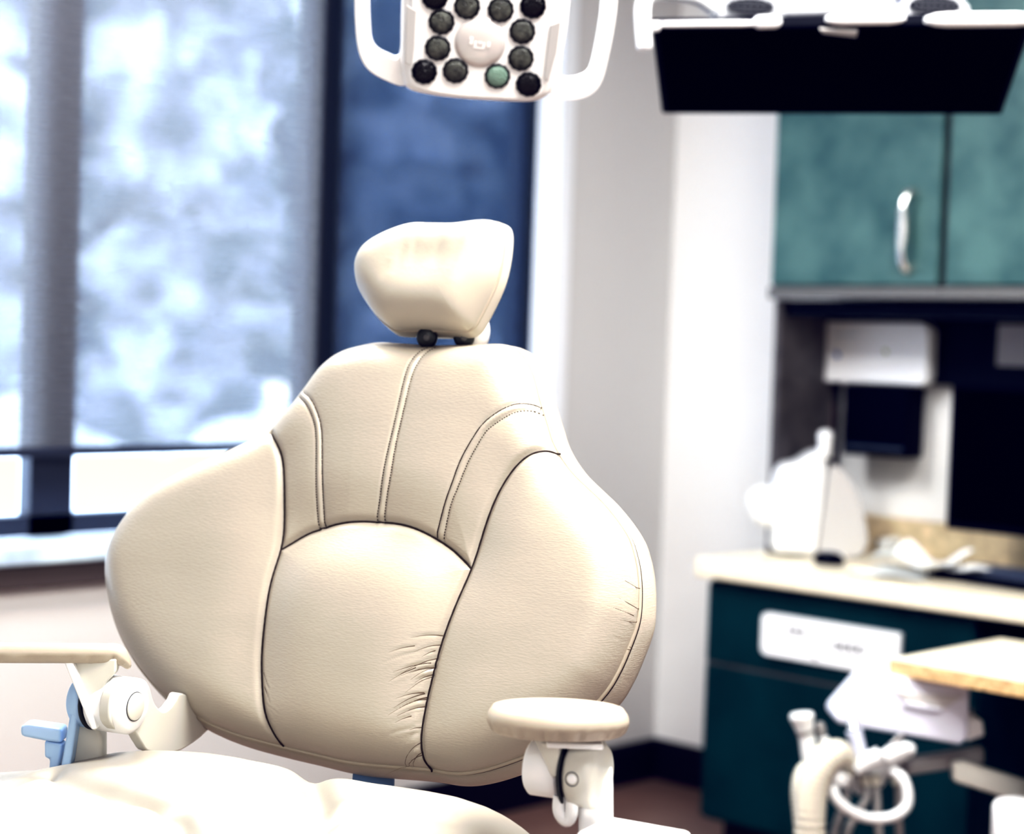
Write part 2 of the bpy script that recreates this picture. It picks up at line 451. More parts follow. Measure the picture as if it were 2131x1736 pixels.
# upper cabinets: each a unit of its own
xd = hy(1962, 420, yf).x; xd2 = xd + (xd-xl)
def handle(mb, x, y, z, h):
    p = [(x, y, z+h*.5), (x-.002, y-.022, z+h*.47), (x-.006, y-.034, z+h*.3), (x-.006, y-.03, z+h*.1), (x-.006, y-.03, z-h*.1), (x-.006, y-.034, z-h*.28), (x-.003, y-.022, z-h*.46), (x, y, z-h*.5)]
    P = cr(p, 6); n = len(P)
    r = [.0135+.0025*math.cos(i/n*4*math.pi) for i in range(n)]
    mb.tube([Vec(q) for q in P], r, 12)
zh0 = hy(1890, 403, yf).z; zh1 = hy(1890, 560, yf).z; xh = hy(1897, 480, yf).x
def upper(label, xa, xb, hinge):
    t = thing('wall_cabinet', label, 'cabinet', ((xa+xb)/2, -.16, zub-.03), 'teal wall cabinets')
    MB().box((xa, -.315, zub-.0), (xb, -.001, ztop)).build('carcass', 'cab_edge', t, bevel=.002)
    d = MB().box((xa+.013, -.34, zub+.004), (xb-.006, -.316, ztop-.01)).build('door', 'teal', t, bevel=.003)
    hm = MB(); hxp = xh if hinge == 'r' else xa+.05
    if hinge == 'r2': hxp = xb-(xd-xh)
    handle(hm, hxp, -.34, (zh0+zh1)/2, zh0-zh1)
    tag(hm.build('handle', 'chrome', d), 'wavy silver pull handle')
    MB().box((xa, -.335, zub-.032), (xb, -.305, zub-.0005)).build('light_rail', 'rail', t, bevel=.003)
    return t
upper('teal wall cabinet with the wavy silver handle, at the window end of the row', xl, xd, 'r')
upper('teal wall cabinet cut off by the frame, next to the handled door', xd+.001, xd2, 'r2')
upper('third teal wall cabinet of the row beyond the frame', xd2+.001, xd2+.6, 'r2')

# countertop and base cabinets
zc = .775; ct = .05
xcl = hz(1447, 1160, zc).x
cy = hz(1447, 1160, zc).y
t = thing('countertop', 'long cream laminate countertop under the teal wall cabinets', 'countertop', (2, cy/2, zc-ct))
MB().box((xcl, cy, zc-ct), (3.1, -.002, zc)).build('worktop', 'counter', t, bevel=.006)
MB().box((xl+.02, -.02, zc+.0005), (3.1, -.002, zc+.1)).build('backsplash', 'splash', t, bevel=.003)
# hutch panel below the wall cabinets, its back coloured dark as shade
xs = hy(1755, 700, -.02).x
t = thing('hutch', 'hutch panel with painted dark shade and a brown side below the teal wall cabinets', 'hutch', (xl+.5, -.1, zc))
MB().box((xl, -.3, zc+.001), (xl+.02, -.021, zub-.033)).build('side_panel', 'cab_edge', t, bevel=.002)
zdk = hy(1930, 800, -.02).z
mb = MB(); mb.box((xl+.0205, -.036, zdk), (3.05, -.021, zub-.034)); mb.box((xl+.0205, -.036, zc+.102), (xs, -.021, zdk))
mb.build('back_panel', 'panel_shade', t, fix=False)
MB().box((xl+.021, -.28, zub-.075), (3.05, -.05, zub-.034)).build('shade_slab', 'panel_shade', t)  # dark slab added as shade below the wall cabinets

ybf = cy+.035
xbl = hy(1470, 1300, ybf).x
xbr = xbl+.78
t = thing('base_cabinet', 'dark teal base cabinet under the left end of the countertop', 'cabinet', ((xbl+xbr)/2, ybf/2, 0), 'dark teal base cabinets')
ztc = zc-ct-.001
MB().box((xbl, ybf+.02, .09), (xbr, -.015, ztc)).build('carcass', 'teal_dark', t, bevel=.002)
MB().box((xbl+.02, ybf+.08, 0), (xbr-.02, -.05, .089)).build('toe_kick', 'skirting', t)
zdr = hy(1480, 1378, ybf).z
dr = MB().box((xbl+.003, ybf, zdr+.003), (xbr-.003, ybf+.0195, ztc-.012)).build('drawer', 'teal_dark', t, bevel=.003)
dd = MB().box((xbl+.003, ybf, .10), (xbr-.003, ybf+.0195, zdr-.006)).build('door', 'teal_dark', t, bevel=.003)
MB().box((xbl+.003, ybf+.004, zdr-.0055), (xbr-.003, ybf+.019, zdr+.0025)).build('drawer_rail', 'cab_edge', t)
# dark panel painting the shade in the knee space, and the far base cabinet
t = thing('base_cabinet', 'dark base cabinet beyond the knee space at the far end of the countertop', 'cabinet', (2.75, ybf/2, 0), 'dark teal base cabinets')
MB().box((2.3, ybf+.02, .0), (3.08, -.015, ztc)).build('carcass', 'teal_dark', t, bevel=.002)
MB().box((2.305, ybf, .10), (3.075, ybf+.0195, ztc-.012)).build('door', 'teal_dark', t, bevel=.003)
struct(MB().box((xbr+.001, -.03, bbz), (2.299, -.001, ztc-.02)).build('trim_3', 'panel_shade'))
# white plate on the drawer front with two grey marks
p0 = hy(1592, 1272, ybf); p1 = hy(1590, 1360, ybf); p2 = hy(1876, 1400, ybf)
zt, zbm = p0.z, p1.z; xa, xb = p0.x, p2.x
def mark_into(mb, x0, z0, y, n, w, h, gap=.25, mat=1):
    for k in range(n):
        a = x0+k*w*(1+gap)
        mb.box((a, y-.0008, z0), (a+w, y, z0+h*.28), mat); mb.box((a, y-.0008, z0), (a+w*.3, y, z0+h), mat); mb.box((a+w*.25, y-.0008, z0+h*.7), (a+w*.95, y, z0+h), mat)
def marks(parent, name, x0, z0, y, n, w, h, mat='ink', gap=.25):
    mb = MB(); mark_into(mb, x0, z0, y, n, w, h, gap, 0)
    return mb.build(name, mat, parent, fix=False)
pts = []
for (cx_, cz_, a0, r_) in ((xb-.006, zt-.006, 0, .006), (xa+.018, zt-.018, 90, .018), (xa+.018, zbm+.018, 180, .018), (xb-.006, zbm+.006, 270, .006)):
    for k in range(7):
        an = math.radians(a0+k*15); pts.append((cx_+r_*math.cos(an), ybf-.014, cz_+r_*math.sin(an)))
mb = MB(); mb.prism(pts, Vec((0, .0135, 0)), 0)
q = hy(1640, 1318, ybf-.014); mark_into(mb, q.x, q.z, ybf-.0142, 3, .015, .016)
q = hy(1735, 1352, ybf-.014); mark_into(mb, q.x, q.z, ybf-.0142, 4, .018, .020)
q = hy(1697, 1369, ybf-.014); mb.lathe(Vec((q.x, ybf-.0142, q.z)), Vec((0, -1, 0)), [(.006, 0), (.006, .002), (.003, .003)], 16, 1)
tag(mb.build('label_plate', ['white_plastic', 'ink'], dr, fix=False), 'long white plate with small grey markings')

# white dispenser on the hutch
yd = -.085
a = hy(1675, 667, yd); b = hy(1928, 804, yd)
t = thing('glove_dispenser', 'white rounded dispenser box with blue and green specks below the wall cabinet', 'dispenser', ((a.x+b.x)/2, yd, b.z))
pts = []
rr = .03
for (cx_, cz_, a0) in ((b.x-rr, a.z-rr, 0), (a.x+rr, a.z-rr, 90), (a.x+rr, b.z+rr, 180), (b.x-rr, b.z+rr, 270)):
    for k in range(7):
        an = math.radians(a0+k*15); pts.append((cx_+rr*math.cos(an), yd, cz_+rr*math.sin(an)))
MB().prism(pts, Vec((0, .047, 0))).build('dispenser_box', 'white_plastic', t, bevel=.006, segs=3)
q = hy(1742, 738, yd); MB().lathe(Vec((q.x, yd-.0005, q.z)), Vec((0, -1, 0)), [(.007, 0), (.006, .001)], 16, sq=1.5).build('marking', 'ink_blue', t)
q = hy(1843, 732, yd); MB().lathe(Vec((q.x, yd-.0005, q.z)), Vec((0, -1, 0)), [(.005, 0), (.004, .001)], 16, sq=1.6).build('marking', 'ink_green', t)
q = hy(1738, 700, yd); marks(t, 'marking', q.x, q.z, yd-.0005, 5, .012, .008, 'sill')
# dark box hanging beneath
a2 = hy(1757, 812, -.12); b2 = hy(1885, 955, -.12)
t = thing('towel_dispenser', 'dark box mounted right under the white dispenser', 'dispenser', ((a2.x+b2.x)/2, -.1, b2.z))
MB().box((a2.x, -.12, b2.z), (b2.x, -.037, b.z-.004)).build('dispenser_body', 'black', t, bevel=.006)
MB().box((a2.x+.01, -.123, b2.z+.02), (b2.x-.01, -.1195, b2.z+.028)).build('slot', 'key', t)
q = hy(1715, 868, -.036)
t = thing('wall_plaque', 'small mauve blurred item hung on the dark panel behind the white machine', 'item', (q.x, -.05, q.z-.05))
MB().box((q.x-.035, -.05, q.z-.04), (q.x+.035, -.0365, q.z+.045)).build('plaque', 'pink', t, bevel=.008)
MB().box((q.x-.01, -.06, q.z-.05), (q.x+.01, -.05, q.z-.03)).build('peg', 'pink', t, bevel=.003)
# flat grey patch on the dark panel
q = hy(2077, 675, -.038); q2 = hy(2165, 765, -.038)
tag(MB().box((q.x, -.0385, q2.z), (q2.x, -.0365, q.z)).add([(q.x+.05, -.04, q.z-.01), (q.x+.06, -.04, q.z-.01), (q.x+.06, -.04, q.z), (q.x+.05, -.04, q.z)], [(0, 1, 2, 3)], 0).build('grey_patch', 'patch_grey'),
    'grey patch on the dark panel above the computer monitor', 'paper')

# computer monitor and keyboard
ym = -.27
a = hy(1975, 800, ym); b = hy(1968, 1100, ym)
mz0 = b.z; mz1 = hy(2131, 690, ym+.03).z
mx0 = b.x; mx1 = mx0+.55
mz1 = mz0+.36
t = thing('computer_monitor', 'black computer monitor standing on the countertop, cut by the frame', 'monitor', ((mx0+mx1)/2, ym, zc))
MB().box((mx0, ym, mz0), (mx1, ym+.035, mz1)).build('monitor_case', 'black', t, bevel=.004)
MB().box((mx0+.012, ym-.0015, mz0+.02), (mx1-.012, ym-.0003, mz1-.012)).build('screen', 'black_gloss', t)
mb = MB(); xm = (mx0+mx1)/2
mb.box((xm-.03, ym+.036, zc+.012), (xm+.03, ym+.055, mz0+.15)); mb.build('stand', 'black', t, bevel=.003)
MB().box((xm-.12, ym-.01, zc+.0005), (xm+.12, ym+.1, zc+.012)).build('stand_base', 'black', t, bevel=.004)
k0 = hz(1928, 1194, zc+.01); k1 = hz(2045, 1140, zc+.01)
kd = Vec((1, -.10, 0)).normalized(); ke = Vec((.10, 1, 0)).normalized()
kl, kw = .44, .21
t = thing('keyboard', 'black computer keyboard lying on the countertop in front of the monitor', 'keyboard', (k0.x, k0.y, zc))
kc = Vec((k0.x, k0.y, zc+.011)) + kd*(kl/2) + ke*(kw/2)
MB().obox(kc, kd, ke, UPZ, kl, kw, .02).build('keyboard_body', 'black', t, bevel=.005)
kp = None
for r in range(5):
    for c in range(14):
        o = MB().obox(kc+kd*(-kl/2+.03+c*.0292)+ke*(-kw/2+.03+r*.037)+UPZ*.0135, kd, ke, UPZ, .023, .029, .007).build('key', 'key', t)
# white papers, small white cup, mouse
def sheet(lbl, px, py, rot, sx, sy, z, curl, seed):
    c = hz(px, py, z); rnd = random.Random(seed)
    ax = Vec((math.cos(rot), math.sin(rot), 0)); ay = Vec((-ax.y, ax.x, 0))
    vs = []; fs = []; n = 12
    for i in range(n+1):
        for j in range(n+1):
            u, v = i/n-.5, j/n-.5
            h = curl*(.5*(1+math.sin(u*7+seed*1.7+v*3))*(.3+abs(v)) + .4*(u*u+v*v)*2)
            p = c + ax*(u*sx)+ay*(v*sy); vs.append(Vec((p.x, p.y, z+.0006+h)))
    for i in range(n):
        for j in range(n): fs.append((i*(n+1)+j, (i+1)*(n+1)+j, (i+1)*(n+1)+j+1, i*(n+1)+j+1))
    tag(MB().add(vs, fs, 0, True).build('paper_sheet', 'paper'), lbl, 'paper', 'loose papers on the countertop')
sheet('flat white paper lowest in the pile by the keyboard, nearest the counter edge', 1868, 1196, .10, .20, .20, zc+.001, .010, 1)
sheet('crumpled white paper on top of the loose papers by the keyboard', 1905, 1184, -.20, .22, .17, zc+.016, .050, 2)
sheet('small white paper lying behind the crumpled one toward the monitor base', 1985, 1186, .1, .16, .09, zc+.026, .012, 3)
q = hy(1832, 1120, -.10)
t = thing('paper_cup', 'small white cup tipped beside the white countertop machine', 'cup', (q.x, q.y, zc))
ax = Vec((.9, -.4, 0)).normalized(); c0 = Vec((q.x-.02, q.y+.03, zc+.0285))
MB().lathe(c0, ax, [(.018, 0), (.028, .07), (.026, .07), (.017, .004)], 28).build('cup_body', 'paper', t)
MB().tube([c0+ax*.07+(ax.orthogonal().normalized()*math.cos(k*.2618)+ax.cross(ax.orthogonal().normalized())*math.sin(k*.2618))*.028 for k in range(24)], .002, 8, closed=True).build('rim', 'paper', t)
q = hz(1725, 1174, zc)
t = thing('computer_mouse', 'small black object at the foot of the white countertop machine', 'mouse', (q.x, q.y, zc))
mb = MB(); mb.lathe(Vec((q.x, q.y, zc+.001)), UPZ, [(.040, 0), (.043, .008), (.040, .018), (.03, .026), (.015, .03), (.002, .031)], 32, sq=.65, xax=Vec((1, .1, 0)))
mb.build('mouse_body', 'black', t)
MB().tube([(q.x+.005, q.y-.02, zc+.028), (q.x+.012, q.y-.02, zc+.028)], .005, 12).build('scroll_wheel', 'key', t)

# white countertop machine: body block, tall rounded hood to the right, knob on top
def G3(px, py, n, z0): return None
db = hz(1700, 1165, zc)                      # foot of the edge between front face and hood
dist = (db-CAM).dot(fwd)
fr_m = Fr(V(1710, 1080, dist+.02), CX*1.0 + CY*0.0, UPZ)     # machine faces the room
t = thing('countertop_machine', 'white tabletop machine with domed side and top knob at the left end of the countertop', 'appliance', (db.x, db.y, zc))
back = -fr_m.n*.13
body = [(1612, 1158), (1612, 1035), (1620, 985), (1632, 968), (1665, 962), (1690, 945), (1716, 935), (1722, 975), (1712, 1060), (1703, 1130), (1700, 1160)]
P = fr_m.pts(body); P = [Vec((p.x, p.y, max(p.z, zc+.012))) for p in P]
MB().prism(P, back).build('machine_body', 'white_plastic', t, bevel=.012, segs=3)
hood = [(1703, 1155), (1707, 1110), (1716, 1040), (1724, 985), (1738, 968), (1760, 985), (1782, 1020), (1797, 1065), (1806, 1115), (1803, 1140), (1785, 1160), (1755, 1166), (1725, 1163)]
P = [Vec(p) for p in cr([tuple(p) for p in fr_m.pts(hood, -.004)], 4, True)]; P = [Vec((p.x, p.y, max(p.z, zc+.006))) for p in P]
MB().prism(P, -fr_m.n*.12).build('hood', 'inset', t, bevel=.014, segs=3)
k = fr_m.pts([(1722, 915)])[0]
mb = MB(); mb.lathe(k-UPZ*.05-fr_m.n*.03, UPZ, [(.020, 0), (.017, .02), (.019, .045), (.021, .058), (.017, .07), (.006, .075)], 24); mb.build('knob', 'white_plastic', t)
k = fr_m.pts([(1602, 1058)])[0]
mb = MB(); mb.lathe(k-fr_m.n*.1, fr_m.n, [(.02, 0), (.046, .01), (.050, .04), (.046, .075), (.03, .09), (.004, .092)], 28, sq=1.15); mb.build('side_bulb', 'white_plastic', t)
MB().box((P[0].x-.10, P[0].y-.0, zc+.0005), (P[0].x+.05, P[0].y+.08, zc+.0115)).build('foot_plate', 'white_plastic', t, bevel=.004)

# =================================================================== OVERHEAD MONITOR (for the reclined patient)
zn, zf = 2.95, 3.31
q0 = [V(1357, 62, zn), V(2150, 50, zn), V(2085, 239, zf), V(1378, 237, zf)]
n = (q0[1]-q0[0]).cross(q0[3]-q0[0]).normalized()
if n.z < 0: n = -n
t = thing('ceiling_monitor', 'black flat monitor slung from the ceiling, screen tilted down, white housing above', 'monitor', (q0[0]+q0[2])/2)
th = .022
MB().hexa(q0, [p+n*th for p in q0]).build('monitor_case', 'black', t, bevel=.004)
cq = sum(q0, Vec())/4
MB().hexa([cq+(p-cq)*.965-n*.0006 for p in q0], [cq+(p-cq)*.965-n*.0001 for p in q0]).build('screen', 'black_gloss', t)
ex = (q0[1]-q0[0]).normalized(); ef = (q0[2]-q0[1]); ef = (ef-ex*ef.dot(ex)).normalized()
def rim(pxa, pxb, py, h, name, zz=zn-.012):
    a = V(pxa, py, zz); b = V(pxb, py-2, zz); r = h*zz/F/2
    nn = 10
    P = [a+(b-a)*(k/nn) for k in range(nn+1)]
    rs = [r*.4, r*.85]+[r]*(nn-3)+[r*.85, r*.4]
    return MB().tube(P, rs, 14).build(name, 'white_plastic', t)
rim(1352, 1590, 51, 13, 'trim_highlight'); rim(1568, 1626, 47, 28, 'trim_highlight'); rim(1718, 1884, 40, 26, 'trim_highlight'); rim(1924, 2160, 42, 31, 'trim_highlight')  # white bezel bars, shaped after the highlights along the near edge
rim(1355, 1374, 56, 22, 'corner_cap', zn-.02)
tag(MB().hexa([V(1706, 62, zn-.002), V(1785, 66, zn-.002), V(1782, 78, zn+.02), V(1712, 70, zn+.02)], [p+n*.004 for p in [V(1706, 62, zn-.002), V(1785, 66, zn-.002), V(1782, 78, zn+.02), V(1712, 70, zn+.02)]]).build('maker_badge', 'inset', t), 'small grey badge')
# white housing on the back with two round vents
zh = zn+.10
def flat(L, z): return [V(x, y, z) for x, y in L]
MB().prism(flat([(1630, 36), (1868, 28), (1862, -120), (1640, -120)], zh), CY*.10).build('housing', 'housing', t, bevel=.01)
for cxp, cyp, w in ((1562, 14, 62), (1945, 12, 66)):
    L = [(cxp-w*1.25, 46), (cxp-w*1.15, 10), (cxp-w*.6, -30), (cxp+w*.6, -30), (cxp+w*1.15, 10), (cxp+w*1.25, 40)]
    h_ = MB().prism(flat(L, zh-.01), CY*.09).build('vent_housing', 'housing', t, bevel=.012, segs=3)
    mb = MB()
    c = V(cxp, cyp, zh-.0125)
    mb.lathe(c, -CY, [(w*.8*zh/F, 0), (w*.8*zh/F, .001)], 40, 0, sq=.36, xax=CX)
    mb.build('vent', 'black', h_)
    mb = MB()
    for i in range(-3, 4):
        mb.obox(c-CY*.003+CX*(i*.011), CX, UPZ, CY, .0016, .034*math.sqrt(1-(i/4.2)**2), .003)
    for j in range(-1, 2): mb.obox(c-CY*.003+UPZ*(j*.009), CX, UPZ, CY, .076, .0012, .0028)
    mb.build('grille', 'bars', h_)
MB().prism(flat([(1868, 45), (1890, 45), (1886, -40), (1868, -40)], zh+.03), CY*.02).build('bracket', 'key', t)
# side hand loop
P = cr([V(1342, 104, zn-.03), V(1339, 60, zn-.03), V(1338, 15, zn-.02), V(1352, -12, zn), V(1400, -14, zn+.05), V(1452, -4, zn+.09), V(1485, 18, zn+.11)], 8)
MB().tube([Vec(p) for p in P], [.006]+[.0125]*(len(P)-2)+[.012], 16).build('hand_loop', 'white_plastic', t)
top = V(1750, -120, zh)+CY*.05
MB().tube([top-UPZ*.02, Vec((top.x, top.y, RZ-.02))], .03, 24).build('ceiling_pole', 'white_plastic', t)
MB().lathe(Vec((top.x, top.y, RZ-.03)), UPZ, [(.09, 0), (.1, .01), (.1, .0295)], 32).build('ceiling_mount', 'white_plastic', t)

# =================================================================== DENTAL LIGHT
zl = 2.3
nl = (-CY*.9 - UPZ*.40 + CX*.05).normalized()
ul = (CX*1.0 - UPZ*.14 + CY*.0)
ul = (ul - nl*ul.dot(nl)).normalized()
vl = nl.cross(ul)
FL = Fr(V(1005, 90, zl), ul, vl)
if FL.n.dot(fwd) > 0: FL.n = -FL.n
t = thing('dental_light', 'white overhead dental lamp with two side handles and dark round lenses', 'lamp', FL.o)
head = [(838, -40), (835, 60), (833, 120), (836, 165), (846, 187), (880, 199), (950, 209), (1040, 215), (1105, 216), (1135, 206), (1150, 188), (1165, 140), (1178, 80), (1188, 0), (1192, -60), (1180, -95), (1100, -120), (1000, -128), (900, -125), (855, -100)]
P = FL.pts(head); P = [Vec(p) for p in cr([tuple(p) for p in P], 4, True)]
MB().prism(P, -FL.n*.07).build('lamp_head', 'white_plastic', t, bevel=.012, segs=4)
face = [(858, -40), (856, 60), (850, 130), (856, 172), (890, 188), (950, 198), (1040, 204), (1100, 205), (1126, 195), (1136, 176), (1148, 140), (1160, 80), (1168, 0), (1172, -55), (1160, -80), (1090, -105), (1000, -112), (910, -110), (870, -85)]
c = np.mean(face, 0)
P = [Vec(p) for p in cr([tuple(p) for p in FL.pts(face, .001)], 4, True)]
MB().prism(P, FL.n*.003).build('face_plate', 'white_plastic', t, bevel=.002)
for L in ([(846, 10), (866, 22), (862, 100), (858, 138), (843, 130)], [(1145, 52), (1167, 44), (1158, 110), (1140, 172), (1132, 160)]):
    MB().prism(FL.pts(L, .005), FL.n*.002).build('side_window', 'inset', t, bevel=.001)
lens = [(905, -6, 'lens_dark'), (972, 13, 'lens'), (1042, 20, 'lens'), (1109, 12, 'lens_dark'), (919, 45, 'lens'), (911, 100, 'lens'), (883, 149, 'lens_dark'), (948, 147, 'lens'),
        (1035, 158, 'lens_green'), (1100, 175, 'lens_dark'), (1084, 121, 'lens'), (1087, 65, 'lens')]
for x, y, mt in lens:
    c = FL.pts([(x, y)], .004)[0]; r = .0158
    # scalloped cup
    mb = MB(); seg = 48; vs = []; prof = [(1.05, .0012), (1.0, .0026), (.93, .003), (.9, .001)]
    for rr_, h in prof:
        for k in range(seg):
            a = 2*math.pi*k/seg; q = r*rr_*(1+.03*math.cos(12*a)); vs.append(c+FL.u*(math.cos(a)*q)+FL.v*(math.sin(a)*q)+FL.n*h)
    fs = [(i*seg+k, i*seg+(k+1) % seg, (i+1)*seg+(k+1) % seg, (i+1)*seg+k) for i in range(3) for k in range(seg)]
    mb.add(vs, fs, 0, True)
    ln = mb.build('lens_cup', 'lens_ring', t, fix=False)
    mb = MB(); mb.lathe(c, FL.n, [(r*.93, .0012), (r*.8, .0030), (r*.5, .0042), (r*.2, .0047), (.0005, .0048)], 36); mb.build('lens', mt, ln)
c = FL.pts([(999, 88)], .003)[0]
MB().lathe(c, FL.n, [(.0335, 0), (.0325, .002), (.026, .0045), (.017, .0062), (.008, .007), (.0005, .0072)], 48).build('center_dome', 'dome', t)
mb = MB()
for k, (dx, dy, w_, h_) in enumerate([(-.012, .002, .004, .009), (-.006, -.001, .003, .007), (0, .001, .005, .003), (.005, -.002, .003, .008), (.011, 0, .004, .006), (-.002, -.006, .012, .002)]):
    mb.obox(c+FL.u*dx+FL.v*dy+FL.n*.0066, FL.u, FL.v, FL.n, w_, h_, .0016)
mb.build('marking', 'white_plastic', t, fix=False)
# embossed squiggle like the worn lettering on the dome
# side handles
def loop(outer, inner, lab):
    n_ = 80
    O = resample(cr([tuple(p) for p in FL.pts(outer, -.012)], 8, True), n_, True); I = resample(cr([tuple(p) for p in FL.pts(inner, -.012)], 8, True), n_, True)
    # align start indices
    co = O.mean(0); k0 = min(range(n_), key=lambda k: np.linalg.norm(I[k]-I.mean(0)-(O[0]-co)*.6)); I = np.roll(I, -k0, 0)
    o = MB().ringprism(O, I, -FL.n*.02).build('handle', 'white_plastic', t, bevel=.006, segs=3, fix=True)
loop([(737, -70), (737, 0), (740, 70), (748, 115), (765, 145), (795, 165), (840, 180), (850, 150), (846, 60), (848, -40), (848, -110), (790, -115), (750, -100)],
     [(770, -60), (769, 0), (771, 60), (775, 90), (788, 107), (808, 117), (827, 123), (833, 100), (834, 40), (836, -30), (836, -80), (800, -84), (778, -78)], 'l')
loop([(1290, -60), (1286, 0), (1281, 45), (1270, 105), (1255, 165), (1236, 193), (1205, 207), (1165, 206), (1140, 185), (1158, 120), (1172, 30), (1180, -60), (1186, -110), (1240, -112), (1280, -95)],
     [(1256, -50), (1252, 0), (1248, 45), (1238, 105), (1228, 145), (1215, 160), (1190, 167), (1167, 165), (1163, 158), (1172, 110), (1184, 30), (1190, -50), (1194, -80), (1230, -82), (1252, -74)], 'r')
cb = FL.pts([(1015, -60)], -.07)[0]
P = cr([cb, cb+UPZ*.10+CY*.05, cb+UPZ*.25+CY*.1, cb+UPZ*.32+CY*.12], 6)
MB().tube([Vec(p) for p in P], .022, 20).build('swivel_arm', 'white_plastic', t)
e = Vec(P[-1]); MB().tube([e-UPZ*.03, Vec((e.x, e.y, RZ-.02))], .028, 20).build('ceiling_pole', 'white_plastic', t)
MB().lathe(Vec((e.x, e.y, RZ-.03)), UPZ, [(.09, 0), (.1, .01), (.1, .0295)], 32).build('ceiling_mount', 'white_plastic', t)

# =================================================================== DENTAL CHAIR
PSI, RHO = math.radians(24), math.radians(21)
RW = CX*math.cos(PSI) - CY*math.sin(PSI)           # chair right
FW = -CX*math.sin(PSI) - CY*math.cos(PSI)          # chair forward
UPC = -FW*math.sin(RHO) + UPZ*math.cos(RHO)
FB = Fr(V(760, 1200, 2.05), RW, UPC)
assert FB.n.dot(FW) > 0
SC = 2.05/F
seat_c = V(560, 1640, 1.85)
base = Vec((seat_c.x, seat_c.y, 0)) + FW*.12
chair = thing('dental_chair', 'cream leather dental chair with butterfly backrest, headrest and two armrests', 'chair', base)

outline = [(780, 718), (722, 733), (677, 765), (635, 818), (600, 862), (563, 901), (500, 932), (420, 968), (350, 1005), (290, 1055), (250, 1110), (229, 1165), (227, 1220), (241, 1290), (268, 1350), (305, 1405), (352, 1452), (420, 1497), (490, 1527), (568, 1549), (640, 1566), (740, 1588), (882, 1600), (946, 1609), (995, 1605), (1057, 1587), (1111, 1564), (1190, 1515), (1256, 1446), (1285, 1401), (1309, 1347), (1326, 1298), (1331, 1256), (1330, 1203), (1322, 1157), (1305, 1112), (1260, 1052), (1192, 985), (1156, 930), (1139, 880), (1125, 835), (1108, 775), (1082, 735), (1045, 721), (980, 722), (896, 723), (830, 719)]
NE = -.026
O_uv = cr([FB.px(x, y, NE) for x, y in outline], 10, True)
def uvpath(L, n=.002): return resample(cr([FB.px(x, y, n) for x, y in L], 8), 160)
sA = uvpath([(562, 901), (579, 929), (588, 959), (590, 1010), (587, 1085), (580, 1142), (563, 1223), (550, 1331), (547, 1401), (552, 1484), (568, 1545)])
sB = uvpath([(1152, 932), (1128, 932), (1098, 947), (1065, 980), (1035, 1028), (1008, 1091), (987, 1151), (974, 1190), (946, 1269), (921, 1343), (902, 1413), (888, 1471), (876, 1537), (873, 1578), (882, 1599)])
sC = uvpath([(580, 1142), (630, 1112), (675, 1096), (732, 1087), (789, 1086), (840, 1093), (885, 1109), (930, 1136), (960, 1163), (977, 1181)])
sE1 = uvpath([(633, 818), (657, 839), (673, 872), (680, 902), (681, 950), (679, 1025), (674, 1096)])
sE2 = uvpath([(624, 826), (648, 851), (663, 884), (668, 920), (667, 980), (663, 1055), (661, 1100)])
sD1 = uvpath([(882, 717), (866, 749), (854, 788), (840, 854), (825, 920), (810, 983), (795, 1046), (783, 1085)])
sD2 = uvpath([(898, 717), (880, 755), (867, 794), (852, 860), (837, 926), (824, 992), (811, 1040), (799, 1085)])
sF1 = uvpath([(1115, 836), (1102, 835), (1074, 844), (1038, 868), (1011, 893), (987, 929), (966, 968), (948, 1013), (930, 1055), (906, 1116)])
sF2 = uvpath([(1117, 850), (1099, 851), (1074, 862), (1044, 884), (1020, 905), (999, 938), (981, 971), (960, 1019), (942, 1058), (920, 1122)])
def dense(P): return resample(P, int(np.linalg.norm(np.diff(P, axis=0), axis=1).sum()/.0014))
deep = np.vstack([dense(q) for q in (sA, sB, sC)]); shallow = np.vstack([dense(q) for q in (sE1, sE2, sD1, sD2, sF1, sF2)])
mids = np.vstack([(sE1+sE2)/2, (sD1+sD2)/2, (sF1+sF2)/2])
rnd = random.Random(3)
wr = []
for k in range(40):          # creases running off the lower right seam into the middle panel
    x = rnd.uniform(0, 1); yy = 1320+x*255
    i = int(np.argmin(np.abs(sB[:, 1]-FB.px(900, yy)[1])))
    b0 = sB[i]
    L = rnd.uniform(.015, .05)*(1.2 if k % 5 == 0 else .8); an = math.radians(180+rnd.uniform(6, 34)+18*x)
    off = rnd.choice([0, 0, 0, 0, .01, .03])*rnd.random()
    p = b0 + np.array([math.cos(an), math.sin(an)])*off
    wr.append((resample(cr([p, p+np.array([math.cos(an), math.sin(an)])*L*.5, p+np.array([math.cos(an+.08), math.sin(an+.08)])*L], 6), 24), rnd.uniform(.0004, .0009)*(1.4 if k % 5 == 0 else 1), rnd.uniform(.0014, .002)))
for k in range(26):          # fine creases near the outer right edge
    y = rnd.uniform(1180, 1400); b0 = np.array(FB.px(1328-(max(0, y-1290)**2)/520-rnd.uniform(2, 22), y))
    L = rnd.uniform(.006, .022); an = math.radians(180+rnd.uniform(-25, 25))
    wr.append((resample(np.array([b0, b0+np.array([math.cos(an), math.sin(an)])*L]), 12), rnd.uniform(.0003, .0008), .0009))
for k in range(8):
    y = rnd.uniform(1380, 1500); b0 = np.array(FB.px(552+rnd.uniform(2, 10), y)); an = math.radians(rnd.uniform(-60, -25)); L = rnd.uniform(.012, .03)
    wr.append((resample(np.array([b0, b0+np.array([math.cos(an), math.sin(an)])*L]), 12), rnd.uniform(.0003, .0009), .001))
cu = np.array(FB.px(760, 1200))
R_E, H_E = .055, .030
